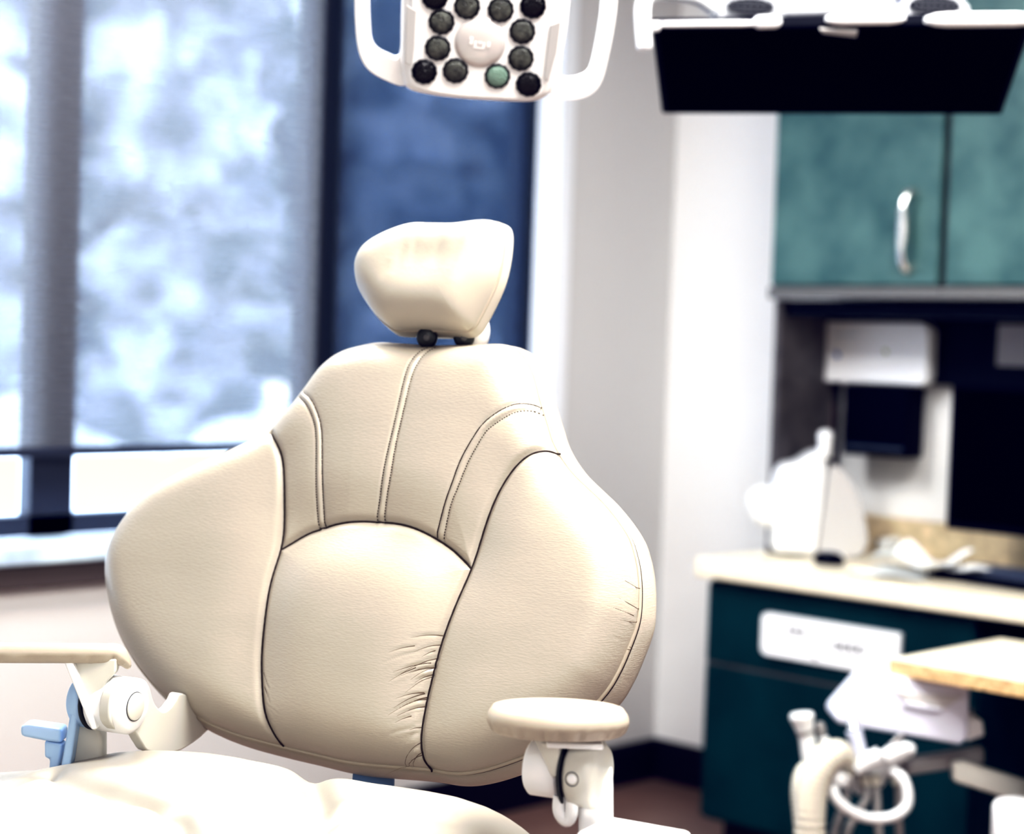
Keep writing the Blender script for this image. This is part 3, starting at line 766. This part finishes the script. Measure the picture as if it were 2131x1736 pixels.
def gline(UV, lam=.045):
    Q = deep[::4]; out = np.empty(len(UV))
    for i in range(0, len(UV), 8000):
        out[i:i+8000] = np.exp(-((UV[i:i+8000, None, :]-Q[None])**2).sum(2)/lam**2).sum(1)
    return np.minimum(out*(.0014*4)/(lam*math.pi**.5), 3)
def hback(UV, d):
    dd, _ = mindist(UV, deep); ds, _ = mindist(UV, shallow); dm, _ = mindist(UV, mids[::3])
    ed = np.clip(d/.11, 0, 1); ed = 1-(1-ed)**3; ed1 = 1-(1-np.clip(d/.06, 0, 1))**3
    pil = .006*(1-np.exp(-dd/.016))*ed1 + (.012 - .013*gline(UV))*ed
    groove = -.0042*np.exp(-(dd/.0045)**2)*np.clip(.25+d/.02, 0, 1)
    st = .005*(1-np.exp(-ds/.02))*ed1 - .0016*np.exp(-(ds/.0016)**2)*np.clip(d/.01, .2, 1)
    st = np.where(dm < .006, st+.0010*np.exp(-(dm/.0035)**2), st)
    lum = .010*np.exp(-((UV[:, 1]-cu[1]+.06)/.12)**2)*np.exp(-((UV[:, 0]-cu[0])/.13)**2)*ed
    h = pil + groove + st + lum - .004
    for P, a, w in wr:
        lo, hi = P.min(0)-.006, P.max(0)+.006
        ix = np.where((UV > lo).all(1) & (UV < hi).all(1))[0]
        if len(ix) == 0: continue
        q, k = mindist(UV[ix], P); tp = np.sin(np.pi*np.clip(.15+.85*k/len(P), 0, 1))
        h[ix] += a*tp*(-np.exp(-(q/w)**2) + .25*np.exp(-((q-2.4*w)/(1.5*w))**2))
    return h
mb = MB()
OB = cushion(mb, FB, O_uv, NE, R_E, .060, hback, Hh=H_E, na=900, nr=225, ctr=FB.px(755, 1230), bulge=.010, backshrink=.93)
def surf(fr, fn, P, lift):
    Oe = resample(O_uv, 400, True); d, _ = mindist(P, Oe); q = np.clip(1-d/R_E, 0, 1)
    H = NE + H_E*np.sqrt(1-q**3) + fn(P, d)
    return [fr.w(p[0], p[1], h+lift) for p, h in zip(P, H)]
for sp in (sA, sB, sC): mb.tube(surf(FB, hback, sp, .0004), .0012, 6, 1)
mb.tube(surf(FB, hback, sF1, .0002), .0006, 6, 1)
mb.tube(surf(FB, hback, sE1, -.0001), .0006, 6, 1)
for sp in (sE1, sE2, sD1, sD2, sF1, sF2):
    n_ = int(np.linalg.norm(np.diff(sp, axis=0), axis=1).sum()/.0031)
    Q = surf(FB, hback, resample(sp, n_*2+1), .0004)
    for k in range(n_):
        a, b = Q[2*k], Q[2*k+1]; mb.tube([a, (a+b)/2, b], [.0004, .0008, .0004], 5, 1)
for P, a_, w_ in wr:  # thin dark tubes draw the shade inside the deeper creases
    if a_ < .0007: continue
    n_ = len(P); mb.tube(surf(FB, hback, P, .0001), [.00045*min(1.6, a_/.0007)*(1-.9*i/n_) for i in range(n_)], 5, 2)
bk = mb.build('backrest', ['leather', 'seam', 'crease'], chair, fix=False)
tag(bk, 'butterfly shaped cream backrest with dark seams and stitching')
# piping around the rim of the front panel
ring = [FB.w(p[0], p[1], NE) for p in resample(O_uv, 300, True)]
MB().tube(ring, .0026, 8, 0, closed=True).build('piping', 'piping', bk)
MB().tube([FB.w(p[0]*1.0, p[1], NE-.0035) for p in (resample(O_uv, 300, True)-cu)*1.004+cu], .0011, 6, 0, closed=True).build('rim_seam', 'seam', bk)
# back shell of the backrest
sh = (resample(O_uv, 120, True)-cu)*.86+cu
MB().prism([FB.w(p[0], p[1], NE-.061) for p in sh], -FB.n*.02).build('back_shell', 'cream_plastic', chair, bevel=.008)

# headrest
hx0 = V(900, 585, 2.13)
RHO2 = math.radians(14)
UPH = -FW*math.sin(RHO2) + UPZ*math.cos(RHO2)
FH = Fr(hx0, RW, UPH)
ho = [(868, 470), (813, 490), (771, 518), (753, 550), (750, 575), (757, 612), (783, 653), (813, 681), (835, 688), (905, 688), (962, 690), (982, 684), (998, 662), (1027, 604), (1041, 563), (1049, 518), (1050, 478), (1038, 465), (1010, 463), (960, 469), (910, 469)]
H_uv = cr([FH.px(x, y, -.02) for x, y in ho], 8, True)
hw = []
for (x0, y0, x1, y1, a, w) in ((868, 500, 840, 590, .0020, .006), (890, 490, 872, 570, .0016, .005), (945, 490, 915, 572, .0032, .007), (985, 490, 955, 575, .0018, .006), (1000, 500, 968, 600, .0022, .006), (835, 555, 815, 600, .0014, .005)):
    hw.append((resample(np.array([FH.px(x0, y0), FH.px((x0+x1)/2+3, (y0+y1)/2), FH.px(x1, y1)]), 200), a*.6, w*1.15))
hc = np.array(FH.px(900, 560))
def hhead(UV, d):
    ed = 1-(1-np.clip(d/.06, 0, 1))**3
    h = .006*ed - .008*np.exp(-((UV[:, 0]-hc[0])/.05)**2-((UV[:, 1]-hc[1]-.012)/.035)**2)*ed
    for P, a, w in hw:
        q, k = mindist(UV, P); tp = np.sin(np.pi*k/len(P))
        h += -a*tp*np.exp(-(q/w)**2)*ed
    return h
mb = MB(); cushion(mb, FH, H_uv, -.02, .062, .034, hhead, Hh=.05, radial=2.2, na=360, nr=90, ctr=tuple(hc), bulge=.004, backshrink=.82)
hd = mb.build('headrest', 'leather_seat', chair, fix=False)
MB().tube([FH.w(p[0], p[1], -.021) for p in resample(H_uv, 200, True)], .002, 8, 0, closed=True).build('piping', 'piping', hd)
# headrest bracket
dz = 2.16
MB().tube([V(866, 694, dz), V(962, 697, dz)], .0055, 14).build('headrest_bar', 'chrome', chair)
for x in (889, 966):
    mb = MB(); a = V(x, 703, dz-.012)
    mb.lathe(a-CY*-.0, -CY, [(.010, -.014), (.0125, -.01), (.0125, .008), (.009, .011)], 24)
    mb.lathe(a, -CY, [(.004, .0105), (.004, .0145), (.002, .0155)], 16, 1)
    o = mb.build('headrest_knob', ['dark_metal', 'rail'], chair, fix=False)
    MB().tube([V(x-1, 676, dz+.02), V(x, 735, dz+.015)], .0065, 12).build('headrest_post', 'dark_metal', chair)
mb = MB(); mb.lathe(V(988, 690, dz+.02), RW, [(.012, -.014), (.02, -.008), (.022, .004), (.019, .012), (.005, .016)], 28)
mb.build('headrest_lever', 'white_plastic', chair)

# armrests -----------------------------------------------------------
def pad(name, c, ax, side, L, W, T, lab, e=2.6, droop=None, pleat=True):
    """upholstered arm pad: superellipse plan, rounded section, gathered pleats along the lower edge"""
    ax = ax.normalized(); upn = ax.cross(side).normalized()
    if upn.z < 0: upn = -upn
    sd = upn.cross(ax).normalized()
    na, prof = 140, []
    for k in range(15):
        a = -math.pi/2+math.pi*k/14; prof.append((math.cos(a), math.sin(a)))
    vs = []; fs = []
    for (rc, h) in prof:
        for k in range(na):
            a = 2*math.pi*k/na; ca, sa = math.cos(a), math.sin(a)
            x = abs(ca)**(2/e)*math.copysign(1, ca); y = abs(sa)**(2/e)*math.copysign(1, sa)
            inset = T*.5*(1-max(rc, 0)**.75)
            q = 0
            if pleat and h < 0: q = .0032*abs(math.sin(k*.83)+.6*math.sin(k*1.9))*min(1, -h*2)*rc
            px_, py_ = x*(L/2-inset-q), y*(W/2-inset-q)
            if rc < .01: px_, py_ = x*(L/2-T*.5), y*(W/2-T*.5)
            dz_ = droop(px_) if droop else 0
            vs.append(c+ax*px_+sd*py_+upn*(h*T/2+dz_ + (.003*(1-(x*x+y*y)*.5) if h > .9 else 0)))
    n_ = len(prof)
    for i in range(n_-1):
        for k in range(na):
            k2 = (k+1) % na; fs.append((i*na+k, i*na+k2, (i+1)*na+k2, (i+1)*na+k))
    fs.append(list(range(na))[::-1]); fs.append([(n_-1)*na+k for k in range(na)])
    mb = MB().add(vs, fs, 0, True)
    o = mb.build(name, 'pad_leather', chair, fix=False); return tag(o, lab) if lab else o

zr = 1.74
axr = CX.copy()
pr = V(1161, 1499, zr)
pad('armrest_pad', pr, axr, -CY+UPZ*.03, .140, .115, .025, None, e=2.05)
# plate under the pad
MB().obox(pr-UPZ*.018+RW*.018, axr, UPZ.cross(axr), UPZ, .055, .05, .006).build('pad_plate', 'white_plastic', chair, bevel=.002)
hr = V(1205, 1607, zr)
def cyl(name, c, t0, t1, r, mat, parent=chair, seg=48, bev=.003, r2=None):
    r2 = r2 or r
    return MB().lathe(c, RW, [(r-bev, t0), (r, t0+bev), (r2, t1-bev), (r2-bev, t1)], seg).build(name, mat, parent)
cyl('arm_hinge', hr, -.050, -.014, .0285, 'white_plastic')
hub = cyl('arm_hinge', hr, -.008, .026, .0335, 'cream_plastic', bev=.006)
MB().lathe(hr, RW, [(.033, -.0102), (.0345, -.0096), (.0345, -.0084), (.033, -.0078)], 48).build('hinge_ring', 'dark_metal', chair)
# blade between pad and hinge
FA = Fr(hr-RW*.011, -FW, UPZ)
mb = MB()
bl = [pr-UPZ*.018-RW*.008-FW*.018, pr-UPZ*.018-RW*.008+FW*.024, hr-RW*.013+FW*.020-UPZ*.012, hr-RW*.013+FW*.006-UPZ*.028, hr-RW*.013-FW*.016-UPZ*.018]
mb.prism([Vec(p) for p in bl], RW*.012)
mb.hexa([pr-UPZ*.016-RW*.016+FW*.022, pr-UPZ*.016+RW*.012+FW*.022, hr-RW*.0105+FW*.033-UPZ*.0, hr-RW*.016+FW*.033], [pr-UPZ*.016-RW*.016-FW*.02, pr-UPZ*.016+RW*.012-FW*.02, hr-RW*.0105-FW*.02, hr-RW*.016-FW*.02])
mb.build('arm_blade', 'cream_plastic', chair, bevel=.002, fix=False)
# lug under the hinge
mb = MB(); lg = V(1176, 1682, zr-.01)
P = cr([lg+UPZ*.012-RW*.006, lg-UPZ*.004-RW*.006, lg-UPZ*.012+RW*.002, lg-UPZ*.004+RW*.007, lg+UPZ*.016+RW*.006], 6)
mb.tube([Vec(p) for p in P], .0065, 12); mb.build('hinge_lug', 'white_plastic', chair)
dirc = (-CY+RW*CY.dot(RW)+UPZ*.02).normalized(); c = hr+RW*.006+dirc*.0334
MB().lathe(c, dirc, [(.0048, -.004), (.0048, .0006), (.0044, .001)], 28).build('push_button', 'white_plastic', hub)
MB().tube([c + (dirc.orthogonal()*math.cos(k*.2094)+dirc.cross(dirc.orthogonal())*math.sin(k*.2094))*.0049 for k in range(30)], .0004, 6, closed=True).build('button_ring', 'ink', hub)
pc = V(1242, 1690, zr)
MB().prism([V(1206, 1665, zr-.012), V(1276, 1600, zr-.012), V(1277, 1640, zr-.012), V(1277, 2000, zr-.012), V(1204, 2000, zr-.012)], CY*.03).build('arm_post', 'white_plastic', chair, bevel=.006, segs=3)
# keypad on a shelf below the right armrest
kf = V(1320, 1722, zr-.05)
kx = (RW*.97+FW*.1).normalized(); ky = UPZ.cross(kx)
kpd = MB().obox(kf-UPZ*.02, kx, ky, UPZ, .092, .075, .034).build('keypad', 'white_plastic', chair, bevel=.008, segs=3)
mb = MB(); rnd = random.Random(5)
for i in range(6):
    for j in range(3):
        if rnd.random() < .72:
            mb.obox(kf-UPZ*.0028+kx*(-.024+i*.010)+ky*(-.012+j*.011), kx, ky, UPZ, rnd.uniform(.002, .006), .0018, .0008)
mb.build('marking', 'ink', kpd, fix=False)

# left arm -----------------------------------------------------------
zL = 1.98
hl = V(247, 1466, zL)
pl_end = V(262, 1372, zL-.01); ax_l = (-CX*1.0 - CY*.10).normalized()
axl = ax_l - UPZ*.012
pad('armrest_pad', V(274, 1361, zL) + axl*.155, axl, CY*.985-UPZ*.145, .31, .062, .020, None, droop=lambda x: -.014*max(0, (-x-.135)/.02)**2)
tipc = V(256, 1386, zL)
cyl('arm_hinge', hl, -.030, .022, .0315, 'white_plastic', bev=.006)
cyl('arm_hinge', hl, -.052, -.032, .030, 'blue_plastic', bev=.004)
MB().lathe(hl, RW, [(.0312, -.0318), (.0318, -.031), (.0318, -.0303), (.0312, -.0297)], 48).build('hinge_ring', 'dark_metal', chair)
capc = hl+RW*.022
MB().lathe(capc, RW, [(.0155, -.001), (.0155, .0016), (.0145, .0022)], 40).build('hinge_cap', 'cream_plastic', chair)
MB().tube([capc+RW*.0006+(FW*math.cos(k*.1571)+UPZ*math.sin(k*.1571))*.016 for k in range(40)], .0005, 6, closed=True).build('cap_ring', 'ink', chair)
# hooked bracket from the hinge to the backrest (sagittal plate)
FS = Fr(hl+RW*.0, -FW, UPZ)
hook = [(212, 1440), (240, 1412), (275, 1410), (290, 1425), (297, 1450), (306, 1468), (319, 1478), (333, 1471), (345, 1455), (356, 1440), (385, 1455), (424, 1498), (405, 1525), (375, 1548), (345, 1562), (292, 1562), (275, 1545), (262, 1525), (245, 1521), (220, 1515), (205, 1490)]
P = cr([tuple(p) for p in FS.pts(hook)], 4, True)
mb = MB().prism([Vec(p) for p in P], RW*.014); mb.build('back_bracket', 'cream_plastic', chair, bevel=.005, segs=3)
# blade from the pad down to the hinge
def flatz(L, z): return [V(x, y, z) for x, y in L]
MB().prism(flatz([(150, 1372), (242, 1372), (240, 1400), (222, 1420), (206, 1450), (203, 1490), (200, 1522), (192, 1520)], zL-.02), CY*.02).build('arm_blade', 'cream_plastic', chair, bevel=.003)
MB().prism(flatz([(131, 1374), (150, 1374), (203, 1518), (190, 1520)], zL-.028), CY*.03).build('blade_rib', 'white_plastic', chair, bevel=.002)
MB().prism(flatz([(158, 1440), (200, 1500), (212, 1535), (212, 1800), (128, 1800), (140, 1560)], zL+.012), CY*.03).build('arm_post', 'cream_plastic', chair, bevel=.006)
MB().prism(flatz([(152, 1445), (166, 1462), (150, 1570), (138, 1640), (118, 1640), (136, 1540)], zL-.008), CY*.022).build('post_edge', 'blue_plastic', chair, bevel=.003)
MB().lathe(V(161, 1458, zL-.009), -CY, [(.003, 0), (.003, .001), (.001, .0015)], 16).build('screw', 'white_plastic', chair)
MB().prism(flatz([(42, 1510), (60, 1508), (128, 1518), (128, 1548), (98, 1544), (42, 1533)], zL), CY*.03).build('side_lever', 'blue_plastic', chair, bevel=.004)
MB().prism(flatz([(92, 1542), (130, 1548), (126, 1580), (118, 1620), (100, 1620), (103, 1580), (92, 1578)], zL+.004), CY*.02).build('lever_mount', 'blue_plastic', chair, bevel=.003)

# support strap between backrest and seat
st = V(780, 1575, 2.0)
MB().prism(flatz([(738, 1560), (822, 1566), (818, 1690), (727, 1690)], 2.03), CY*.012).build('back_support', 'blue_metal', chair, bevel=.003)

# seat ---------------------------------------------------------------
SO = V(640, 1615, 1.90)
crest_px = [(-260, 1660), (-120, 1625), (-30, 1611), (40, 1606), (95, 1604), (116, 1600), (140, 1588), (180, 1577), (240, 1567), (300, 1563), (360, 1564), (420, 1568), (480, 1577), (540, 1590), (600, 1606), (632, 1618), (648, 1623), (665, 1623), (720, 1627), (800, 1636), (880, 1648), (940, 1660), (1000, 1680), (1040, 1700), (1075, 1724), (1100, 1746), (1130, 1790)]
CU, CZ = [], []
for x, y in crest_px:
    p = hit(x, y, SO, FW) - SO; CU.append(p.dot(RW)); CZ.append(p.z)
CU, CZ = np.array(CU), np.array(CZ)
umin, umax = CU[0], CU[-1]
nu, nw = 360, 200
us = np.linspace(umin, umax, nu); wsq = np.linspace(-.07, .62, nw)
UU2, WW = np.meshgrid(us, wsq, indexing='ij')
cz = np.interp(us, CU, CZ)
ker = np.exp(-np.linspace(-2, 2, 9)**2); ker /= ker.sum()
cz = np.convolve(np.pad(cz, 4, 'edge'), ker, 'valid')
def sp2(x, y, w): # pixel on the seat -> (u, w)
    p = hit(x, y, SO+UPZ*(-.01), UPZ)-SO; return np.array([p.dot(RW), p.dot(FW)])
Zs = cz[:, None] + np.where(WW < 0, -((-WW)/.07)**2*.07, 0)
flat_t = np.clip(WW/.25, 0, 1)**1.0
Zs = Zs*(1-.55*flat_t) + (-.012)*.55*flat_t
UV = np.stack([UU2.ravel(), WW.ravel()], 1)
def crease(L, depth, width, rise=0):
    P = resample(cr([sp2(x, y, 0) for x, y in L], 8), 120)
    q, k = mindist(UV, P); tp = np.clip(np.sin(np.pi*np.clip(.12+.86*k/120, 0, 1)), 0, 1)
    return ((-depth*np.exp(-(q/width)**2) + rise*np.exp(-((q-2.2*width)/(1.5*width))**2))*tp).reshape(nu, nw)
Zs += crease([(640, 1622), (655, 1650), (668, 1690), (660, 1736), (640, 1780)], .014, .014, .003)
Zs += crease([(100, 1612), (180, 1655), (300, 1690), (420, 1700), (560, 1706)], .012, .016, .005)
Zs += crease([(250, 1690), (330, 1705), (370, 1722), (400, 1770)], .012, .012, .005)
Zs += crease([(660, 1736), (720, 1715), (820, 1708), (950, 1716)], .008, .012, .004)
Zs += crease([(112, 1606), (85, 1622), (30, 1640), (-60, 1660)], .009, .010, .002)
sd_ = np.minimum(UU2-umin, umax-UU2); 
P3 = np.array(SO) + UU2[..., None]*np.array(RW) + WW[..., None]*np.array(FW) + Zs[..., None]*np.array(UPZ)
fs = [(i*nw+j, (i+1)*nw+j, (i+1)*nw+j+1, i*nw+j+1) for i in range(nu-1) for j in range(nw-1)]
vs = list(map(tuple, P3.reshape(-1, 3)))
# skirt down to the underside
loop_ = [i*nw for i in range(nu)] + [(nu-1)*nw+j for j in range(1, nw)] + [i*nw+nw-1 for i in range(nu-2, -1, -1)] + [j for j in range(nw-2, 0, -1)]
zb_ = SO.z-.16
o0 = len(vs)
vs += [(vs[i][0], vs[i][1], min(vs[i][2]-.004, zb_)) for i in loop_]
m_ = len(loop_)
fs += [(loop_[k], o0+k, o0+(k+1) % m_, loop_[(k+1) % m_]) for k in range(m_)]
fs.append([o0+k for k in range(m_)][::-1])
mb = MB().add(vs, fs, 0, True)
tag(mb.build('seat', 'leather_cushion', chair, fix=True), 'creased cream leather seat cushion')
# chair frame, lift column and floor plate
sc_ = SO + FW*.28 - RW*.02
MB().obox(Vec((sc_.x, sc_.y, SO.z-.20)), RW, FW, UPZ, .5, .5, .078).build('seat_frame', 'cream_plastic', chair, bevel=.01)
MB().obox(Vec((sc_.x, sc_.y, .37)), RW, FW, UPZ, .20, .26, SO.z-.60+.0).build('lift_column', 'cream_plastic', chair, bevel=.02)
c_ = chair.location
MB().obox(Vec((sc_.x, sc_.y, (SO.z-.24+.05)/2)), RW, FW, UPZ, .22, .28, SO.z-.24-.05).build('lift_cover', 'cream_plastic', chair, bevel=.02)
MB().obox(Vec((sc_.x, sc_.y, .025)), RW, FW, UPZ, .42, .7, .05).build('base_plate', 'cream_plastic', chair, bevel=.012)

# =================================================================== ASSISTANT CART
zt_ = .735
p0 = hz(1850, 1371, zt_)
Lx, Ly, Tt = .62, .42, .03
cart = thing('instrument_cart', 'cream topped instrument cart standing in front of the counter', 'cart', (p0.x+Lx/2, p0.y+Ly/2, 0))
mb = MB(); mb.box((p0.x, p0.y, zt_-.0015), (p0.x+Lx, p0.y+Ly, zt_)); mb.build('cart_top', 'counter', cart)
MB().box((p0.x, p0.y, zt_-Tt), (p0.x+Lx, p0.y+Ly, zt_-.0016)).build('cart_slab', 'counter_edge', cart, bevel=.002)
MB().box((p0.x+.27, p0.y+.06, .06), (p0.x+Lx-.04, p0.y+Ly-.04, zt_-Tt-.001)).build('cart_body', 'black', cart, bevel=.005)
for dx in (.30, Lx-.08):
    for dy in (.10, Ly-.09):
        MB().lathe(Vec((p0.x+dx-.015, p0.y+dy, .03)), Vec((1, 0, 0)), [(.024, 0), (.03, .004), (.03, .024), (.024, .03)], 24).build('caster', 'key', cart)
zcart = (p0-CAM).dot(fwd)
# white sloped control head under the slab edge
z2 = zcart-.03
hd_ = [(1808, 1402), (2012, 1426), (2020, 1440), (2016, 1535), (2000, 1552), (1770, 1512), (1742, 1506), (1735, 1492), (1742, 1478)]
head = MB().prism(flatz(hd_, z2), CY*.10).build('control_head', 'head_white', cart, bevel=.012, segs=3)
rc = [(1862, 1438), (2006, 1450), (1962, 1478), (1890, 1466)]
MB().prism(flatz(rc, z2-.004), CY*.006).build('recess', 'inset', head, bevel=.002)
MB().prism(flatz([(1880, 1462), (1962, 1476), (1954, 1483), (1888, 1470)], z2-.010), CY*.008).build('grip', 'head_white', head, bevel=.002)
MB().prism(flatz([(2012, 1492), (2046, 1500), (2050, 1532), (2012, 1545)], z2+.03), CY*.06).build('side_block', 'white_plastic', cart, bevel=.004)
MB().prism(flatz([(1862, 1586), (2050, 1556), (2052, 1592), (1880, 1618)], z2+.05), CY*.03).build('holder_arm', 'hose_grey', cart, bevel=.006)
MB().prism(flatz([(1985, 1590), (2010, 1588), (2180, 1640), (2180, 1690), (1985, 1628)], z2+.02), CY*.03).build('swing_arm', 'cream_plastic', cart, bevel=.006)
c = V(2120, 1700, z2-.1)
tag(MB().lathe(c-UPZ*.06, UPZ, [(.045, 0), (.048, .004), (.048, .076), (.043, .086), (.03, .09), (.002, .091)], 40).build('filter_cup', 'white_plastic', cart), 'white round-topped canister')
MB().tube([c-UPZ*.06, c-UPZ*.12, Vec((p0.x+.30, p0.y+.1, .2))], .02, 12).build('canister_tube', 'black', cart)
# holder block with instruments
zi = z2-.03
hb = MB().prism(flatz([(1770, 1590), (1850, 1565), (1905, 1548), (1902, 1575), (1860, 1600), (1840, 1640), (1790, 1660), (1765, 1640)], zi+.03), CY*.03).build('instrument_holder', 'tool_white', cart, bevel=.006)
MB().tube([V(1830, 1610, zi+.045), V(1880, 1600, z2+.06)], .012, 12).build('holder_stem', 'hose_grey', cart)

def tool(name, label, cat, at): return thing(name, label, cat, at, 'instruments on the cart holder')
def tb(name, pts, r, mat, parent, seg=14):
    P = cr([tuple(V(x, y, z)) for x, y, z in pts], 8)
    rs = np.interp(np.linspace(0, 1, len(P)), np.linspace(0, 1, len(r)), r) if hasattr(r, '__len__') else r
    return MB().tube([Vec(p) for p in P], rs, seg).build(name, mat, parent)
t = tool('suction_handpiece', 'white suction handpiece with wide flared tip, leftmost on the cart holder', 'suction tool', V(1680, 1560, zi))
tb('handpiece_body', [(1690, 1600, zi), (1684, 1570, zi), (1678, 1530, zi), (1674, 1515, zi)], [.0165, .016, .0155, .018], 'tool_white', t, 20)
tb('flared_tip', [(1675, 1518, zi), (1672, 1506, zi), (1669, 1492, zi), (1668, 1484, zi)], [.017, .020, .024, .021], 'tool_white', t, 20)
tb('collar', [(1677, 1528, zi), (1675, 1520, zi)], [.0175, .0175], 'hose_grey', t, 20)
# wide ribbed hose of the suction handpiece
P = cr([tuple(V(x, y, z)) for x, y, z in [(1690, 1600, zi), (1672, 1610, zi-.01), (1665, 1650, zi-.02), (1672, 1740, zi-.02), (1675, 1900, zi-.01)]], 30)
MB().tube([Vec(p) for p in P], [.017+.001*math.sin(i*1.6) for i in range(len(P))], 16).build('suction_hose', 'hose_cream', t)
t = tool('ribbed_hose', 'wide cream ribbed hose arching over the cart holder', 'hose', V(1720, 1560, zi-.03))
P = cr([tuple(V(x, y, z)) for x, y, z in [(1764, 1612, zi+.01), (1758, 1585, zi), (1740, 1569, zi-.03), (1710, 1592, zi-.05), (1690, 1648, zi-.055), (1685, 1740, zi-.055), (1690, 1900, zi-.04)]], 24)
MB().tube([Vec(p) for p in P], [(.017+.012*min(1, i/60.))+.0011*math.sin(i*1.5) for i in range(len(P))], 18).build('hose_tube', 'hose_cream', t)
tb('hose_end', [(1768, 1612, zi+.012), (1764, 1598, zi+.01)], [.019, .019], 'hose_grey', t)
t = tool('saliva_ejector', 'short thin white handpiece standing right of the flared suction tool', 'suction tool', V(1715, 1560, zi+.01))
tb('handpiece_body', [(1724, 1590, zi-.0), (1719, 1560, zi-.0), (1713, 1535, zi-.0)], [.013, .0115, .0105], 'tool_white', t)
tb('valve', [(1711, 1535, zi+.01), (1708, 1522, zi+.01), (1706, 1510, zi+.01), (1706, 1503, zi+.01)], [.008, .0105, .010, .006], 'hose_grey', t)
t = tool('air_water_syringe', 'slim pale grey syringe leaning up under the control head', 'syringe', V(1780, 1560, zi+.02))
tb('syringe_body', [(1800, 1600, zi+.02), (1788, 1560, zi+.02), (1777, 1520, zi+.02)], [.013, .014, .016], 'lavender', t)
tb('syringe_tip', [(1777, 1520, zi+.02), (1772, 1495, zi+.03), (1764, 1460, zi+.05), (1760, 1450, zi+.055)], [.012, .008, .004, .003], 'chrome', t)
t = tool('drill_handpiece', 'white handpiece lying slanted on top of the cart holder', 'handpiece', V(1850, 1585, zi-.01))
tb('handpiece_body', [(1780, 1605, zi-.01), (1805, 1585, zi-.01), (1832, 1572, zi-.01)], [.012, .017, .017], 'tool_white', t)
tb('handpiece_head', [(1840, 1578, zi-.012), (1862, 1568, zi-.012), (1885, 1560, zi-.012), (1903, 1562, zi-.012)], [.016, .017, .015, .009], 'tool_white', t)
tb('metal_tip', [(1838, 1572, zi-.011), (1862, 1545, zi+.01), (1880, 1530, zi+.03)], [.008, .006, .007], 'chrome', t)
t = tool('coiled_hose', 'white hose hanging in a round loop below the cart holder', 'hose', V(1820, 1680, zi-.03))
tb('hose_tube', [(1742, 1620, zi-.03), (1735, 1650, zi-.045), (1755, 1678, zi-.05), (1800, 1701, zi-.05), (1850, 1702, zi-.05), (1884, 1682, zi-.045), (1889, 1650, zi-.04), (1878, 1620, zi-.03), (1858, 1606, zi-.01)], .0105, 'tool_white', t)
tb('hose_ferrule', [(1752, 1606, zi-.03), (1740, 1626, zi-.03)], [.022, .024], 'tool_white', t)
for k, (xa_, xb_, lab) in enumerate([(1758, 1735, 'grey thin hose hanging nearest the wide ribbed hose'), (1800, 1760, 'grey thin hose slanting behind the round loop'), (1822, 1830, 'grey thin hose hanging straight at the middle of the loop'), (1868, 1872, 'grey thin hose hanging at the right side of the loop')]):
    t = tool('thin_hose', lab, 'hose', V(xa_, 1640, zi+.02))
    tb('hose_tube', [(xa_, 1625, zi+.02), (xa_+3, 1660, zi+.015), ((xa_+xb_)/2, 1700, zi+.01), (xb_, 1750, zi+.01), (xb_, 1880, zi+.01)], .0085, 'hose_grey', t)
    tb('connector', [(xa_-1, 1612, zi+.022), (xa_, 1634, zi+.02)], [.011, .012], 'hose_cream', t)

# =================================================================== LIGHT
def area(name, loc, rot, sx, sy, power, col):
    d = bpy.data.lights.new(name, 'AREA'); d.shape = 'RECTANGLE'; d.size = sx; d.size_y = sy; d.energy = power; d.color = col
    o = bpy.data.objects.new(name, d); COL.objects.link(o); o.location = loc; o.rotation_euler = rot; return o
kp_ = G(.5, 1.4, RZ-.03)
area('ceiling_light_key', kp_, (0, 0, 0), .9, .9, 44, (1, .985, .965))
area('fill_window_side', (.7, -2.5, RZ-.03), (0, 0, 0), .5, 1.4, 50, (.97, .985, 1))  # unseen fill added to brighten the wall below the window
area('fill_cabinet_side', (2.5, -1.9, RZ-.03), (0, 0, 0), 1.2, .6, 40, (1, .985, .96))  # unseen fill added to brighten the back wall and cabinet front
area('fill_rear', (4.6, -5.0, RZ-.03), (0, 0, 0), 1.4, 1.2, 27, (1, .985, .96))  # unseen frontal fill added from behind the camera
w = bpy.data.worlds.new('world'); S.world = w; w.use_nodes = True
nt = w.node_tree; bg = nt.nodes['Background']
tc = nt.nodes.new('ShaderNodeTexCoord'); sx = nt.nodes.new('ShaderNodeSeparateXYZ'); rp = nt.nodes.new('ShaderNodeValToRGB')
nt.links.new(tc.outputs['Generated'], sx.inputs[0]); nt.links.new(sx.outputs['Z'], rp.inputs['Fac']); nt.links.new(rp.outputs['Color'], bg.inputs['Color'])
rp.color_ramp.elements[0].color = (.93, .965, 1, 1); rp.color_ramp.elements[1].color = (.66, .80, 1, 1)
bg.inputs['Strength'].default_value = 5.0

S.view_settings.view_transform = 'Standard'
S.view_settings.look = 'None'
S.view_settings.exposure = 0.3
S.view_settings.use_curve_mapping = True
cm = S.view_settings.curve_mapping
c = cm.curves[3]
c.points.new(.015, .003); c.points.new(.12, .085); c.points.new(.42, .53); c.points.new(.70, .95)
cb_ = cm.curves[2]
cb_.points[0].location = (0, .012)
cm.update()

S.cycles.max_bounces = 6; S.cycles.diffuse_bounces = 4; S.cycles.glossy_bounces = 3
S.cycles.caustics_reflective = False; S.cycles.caustics_refractive = False
S.cycles.adaptive_threshold = .025
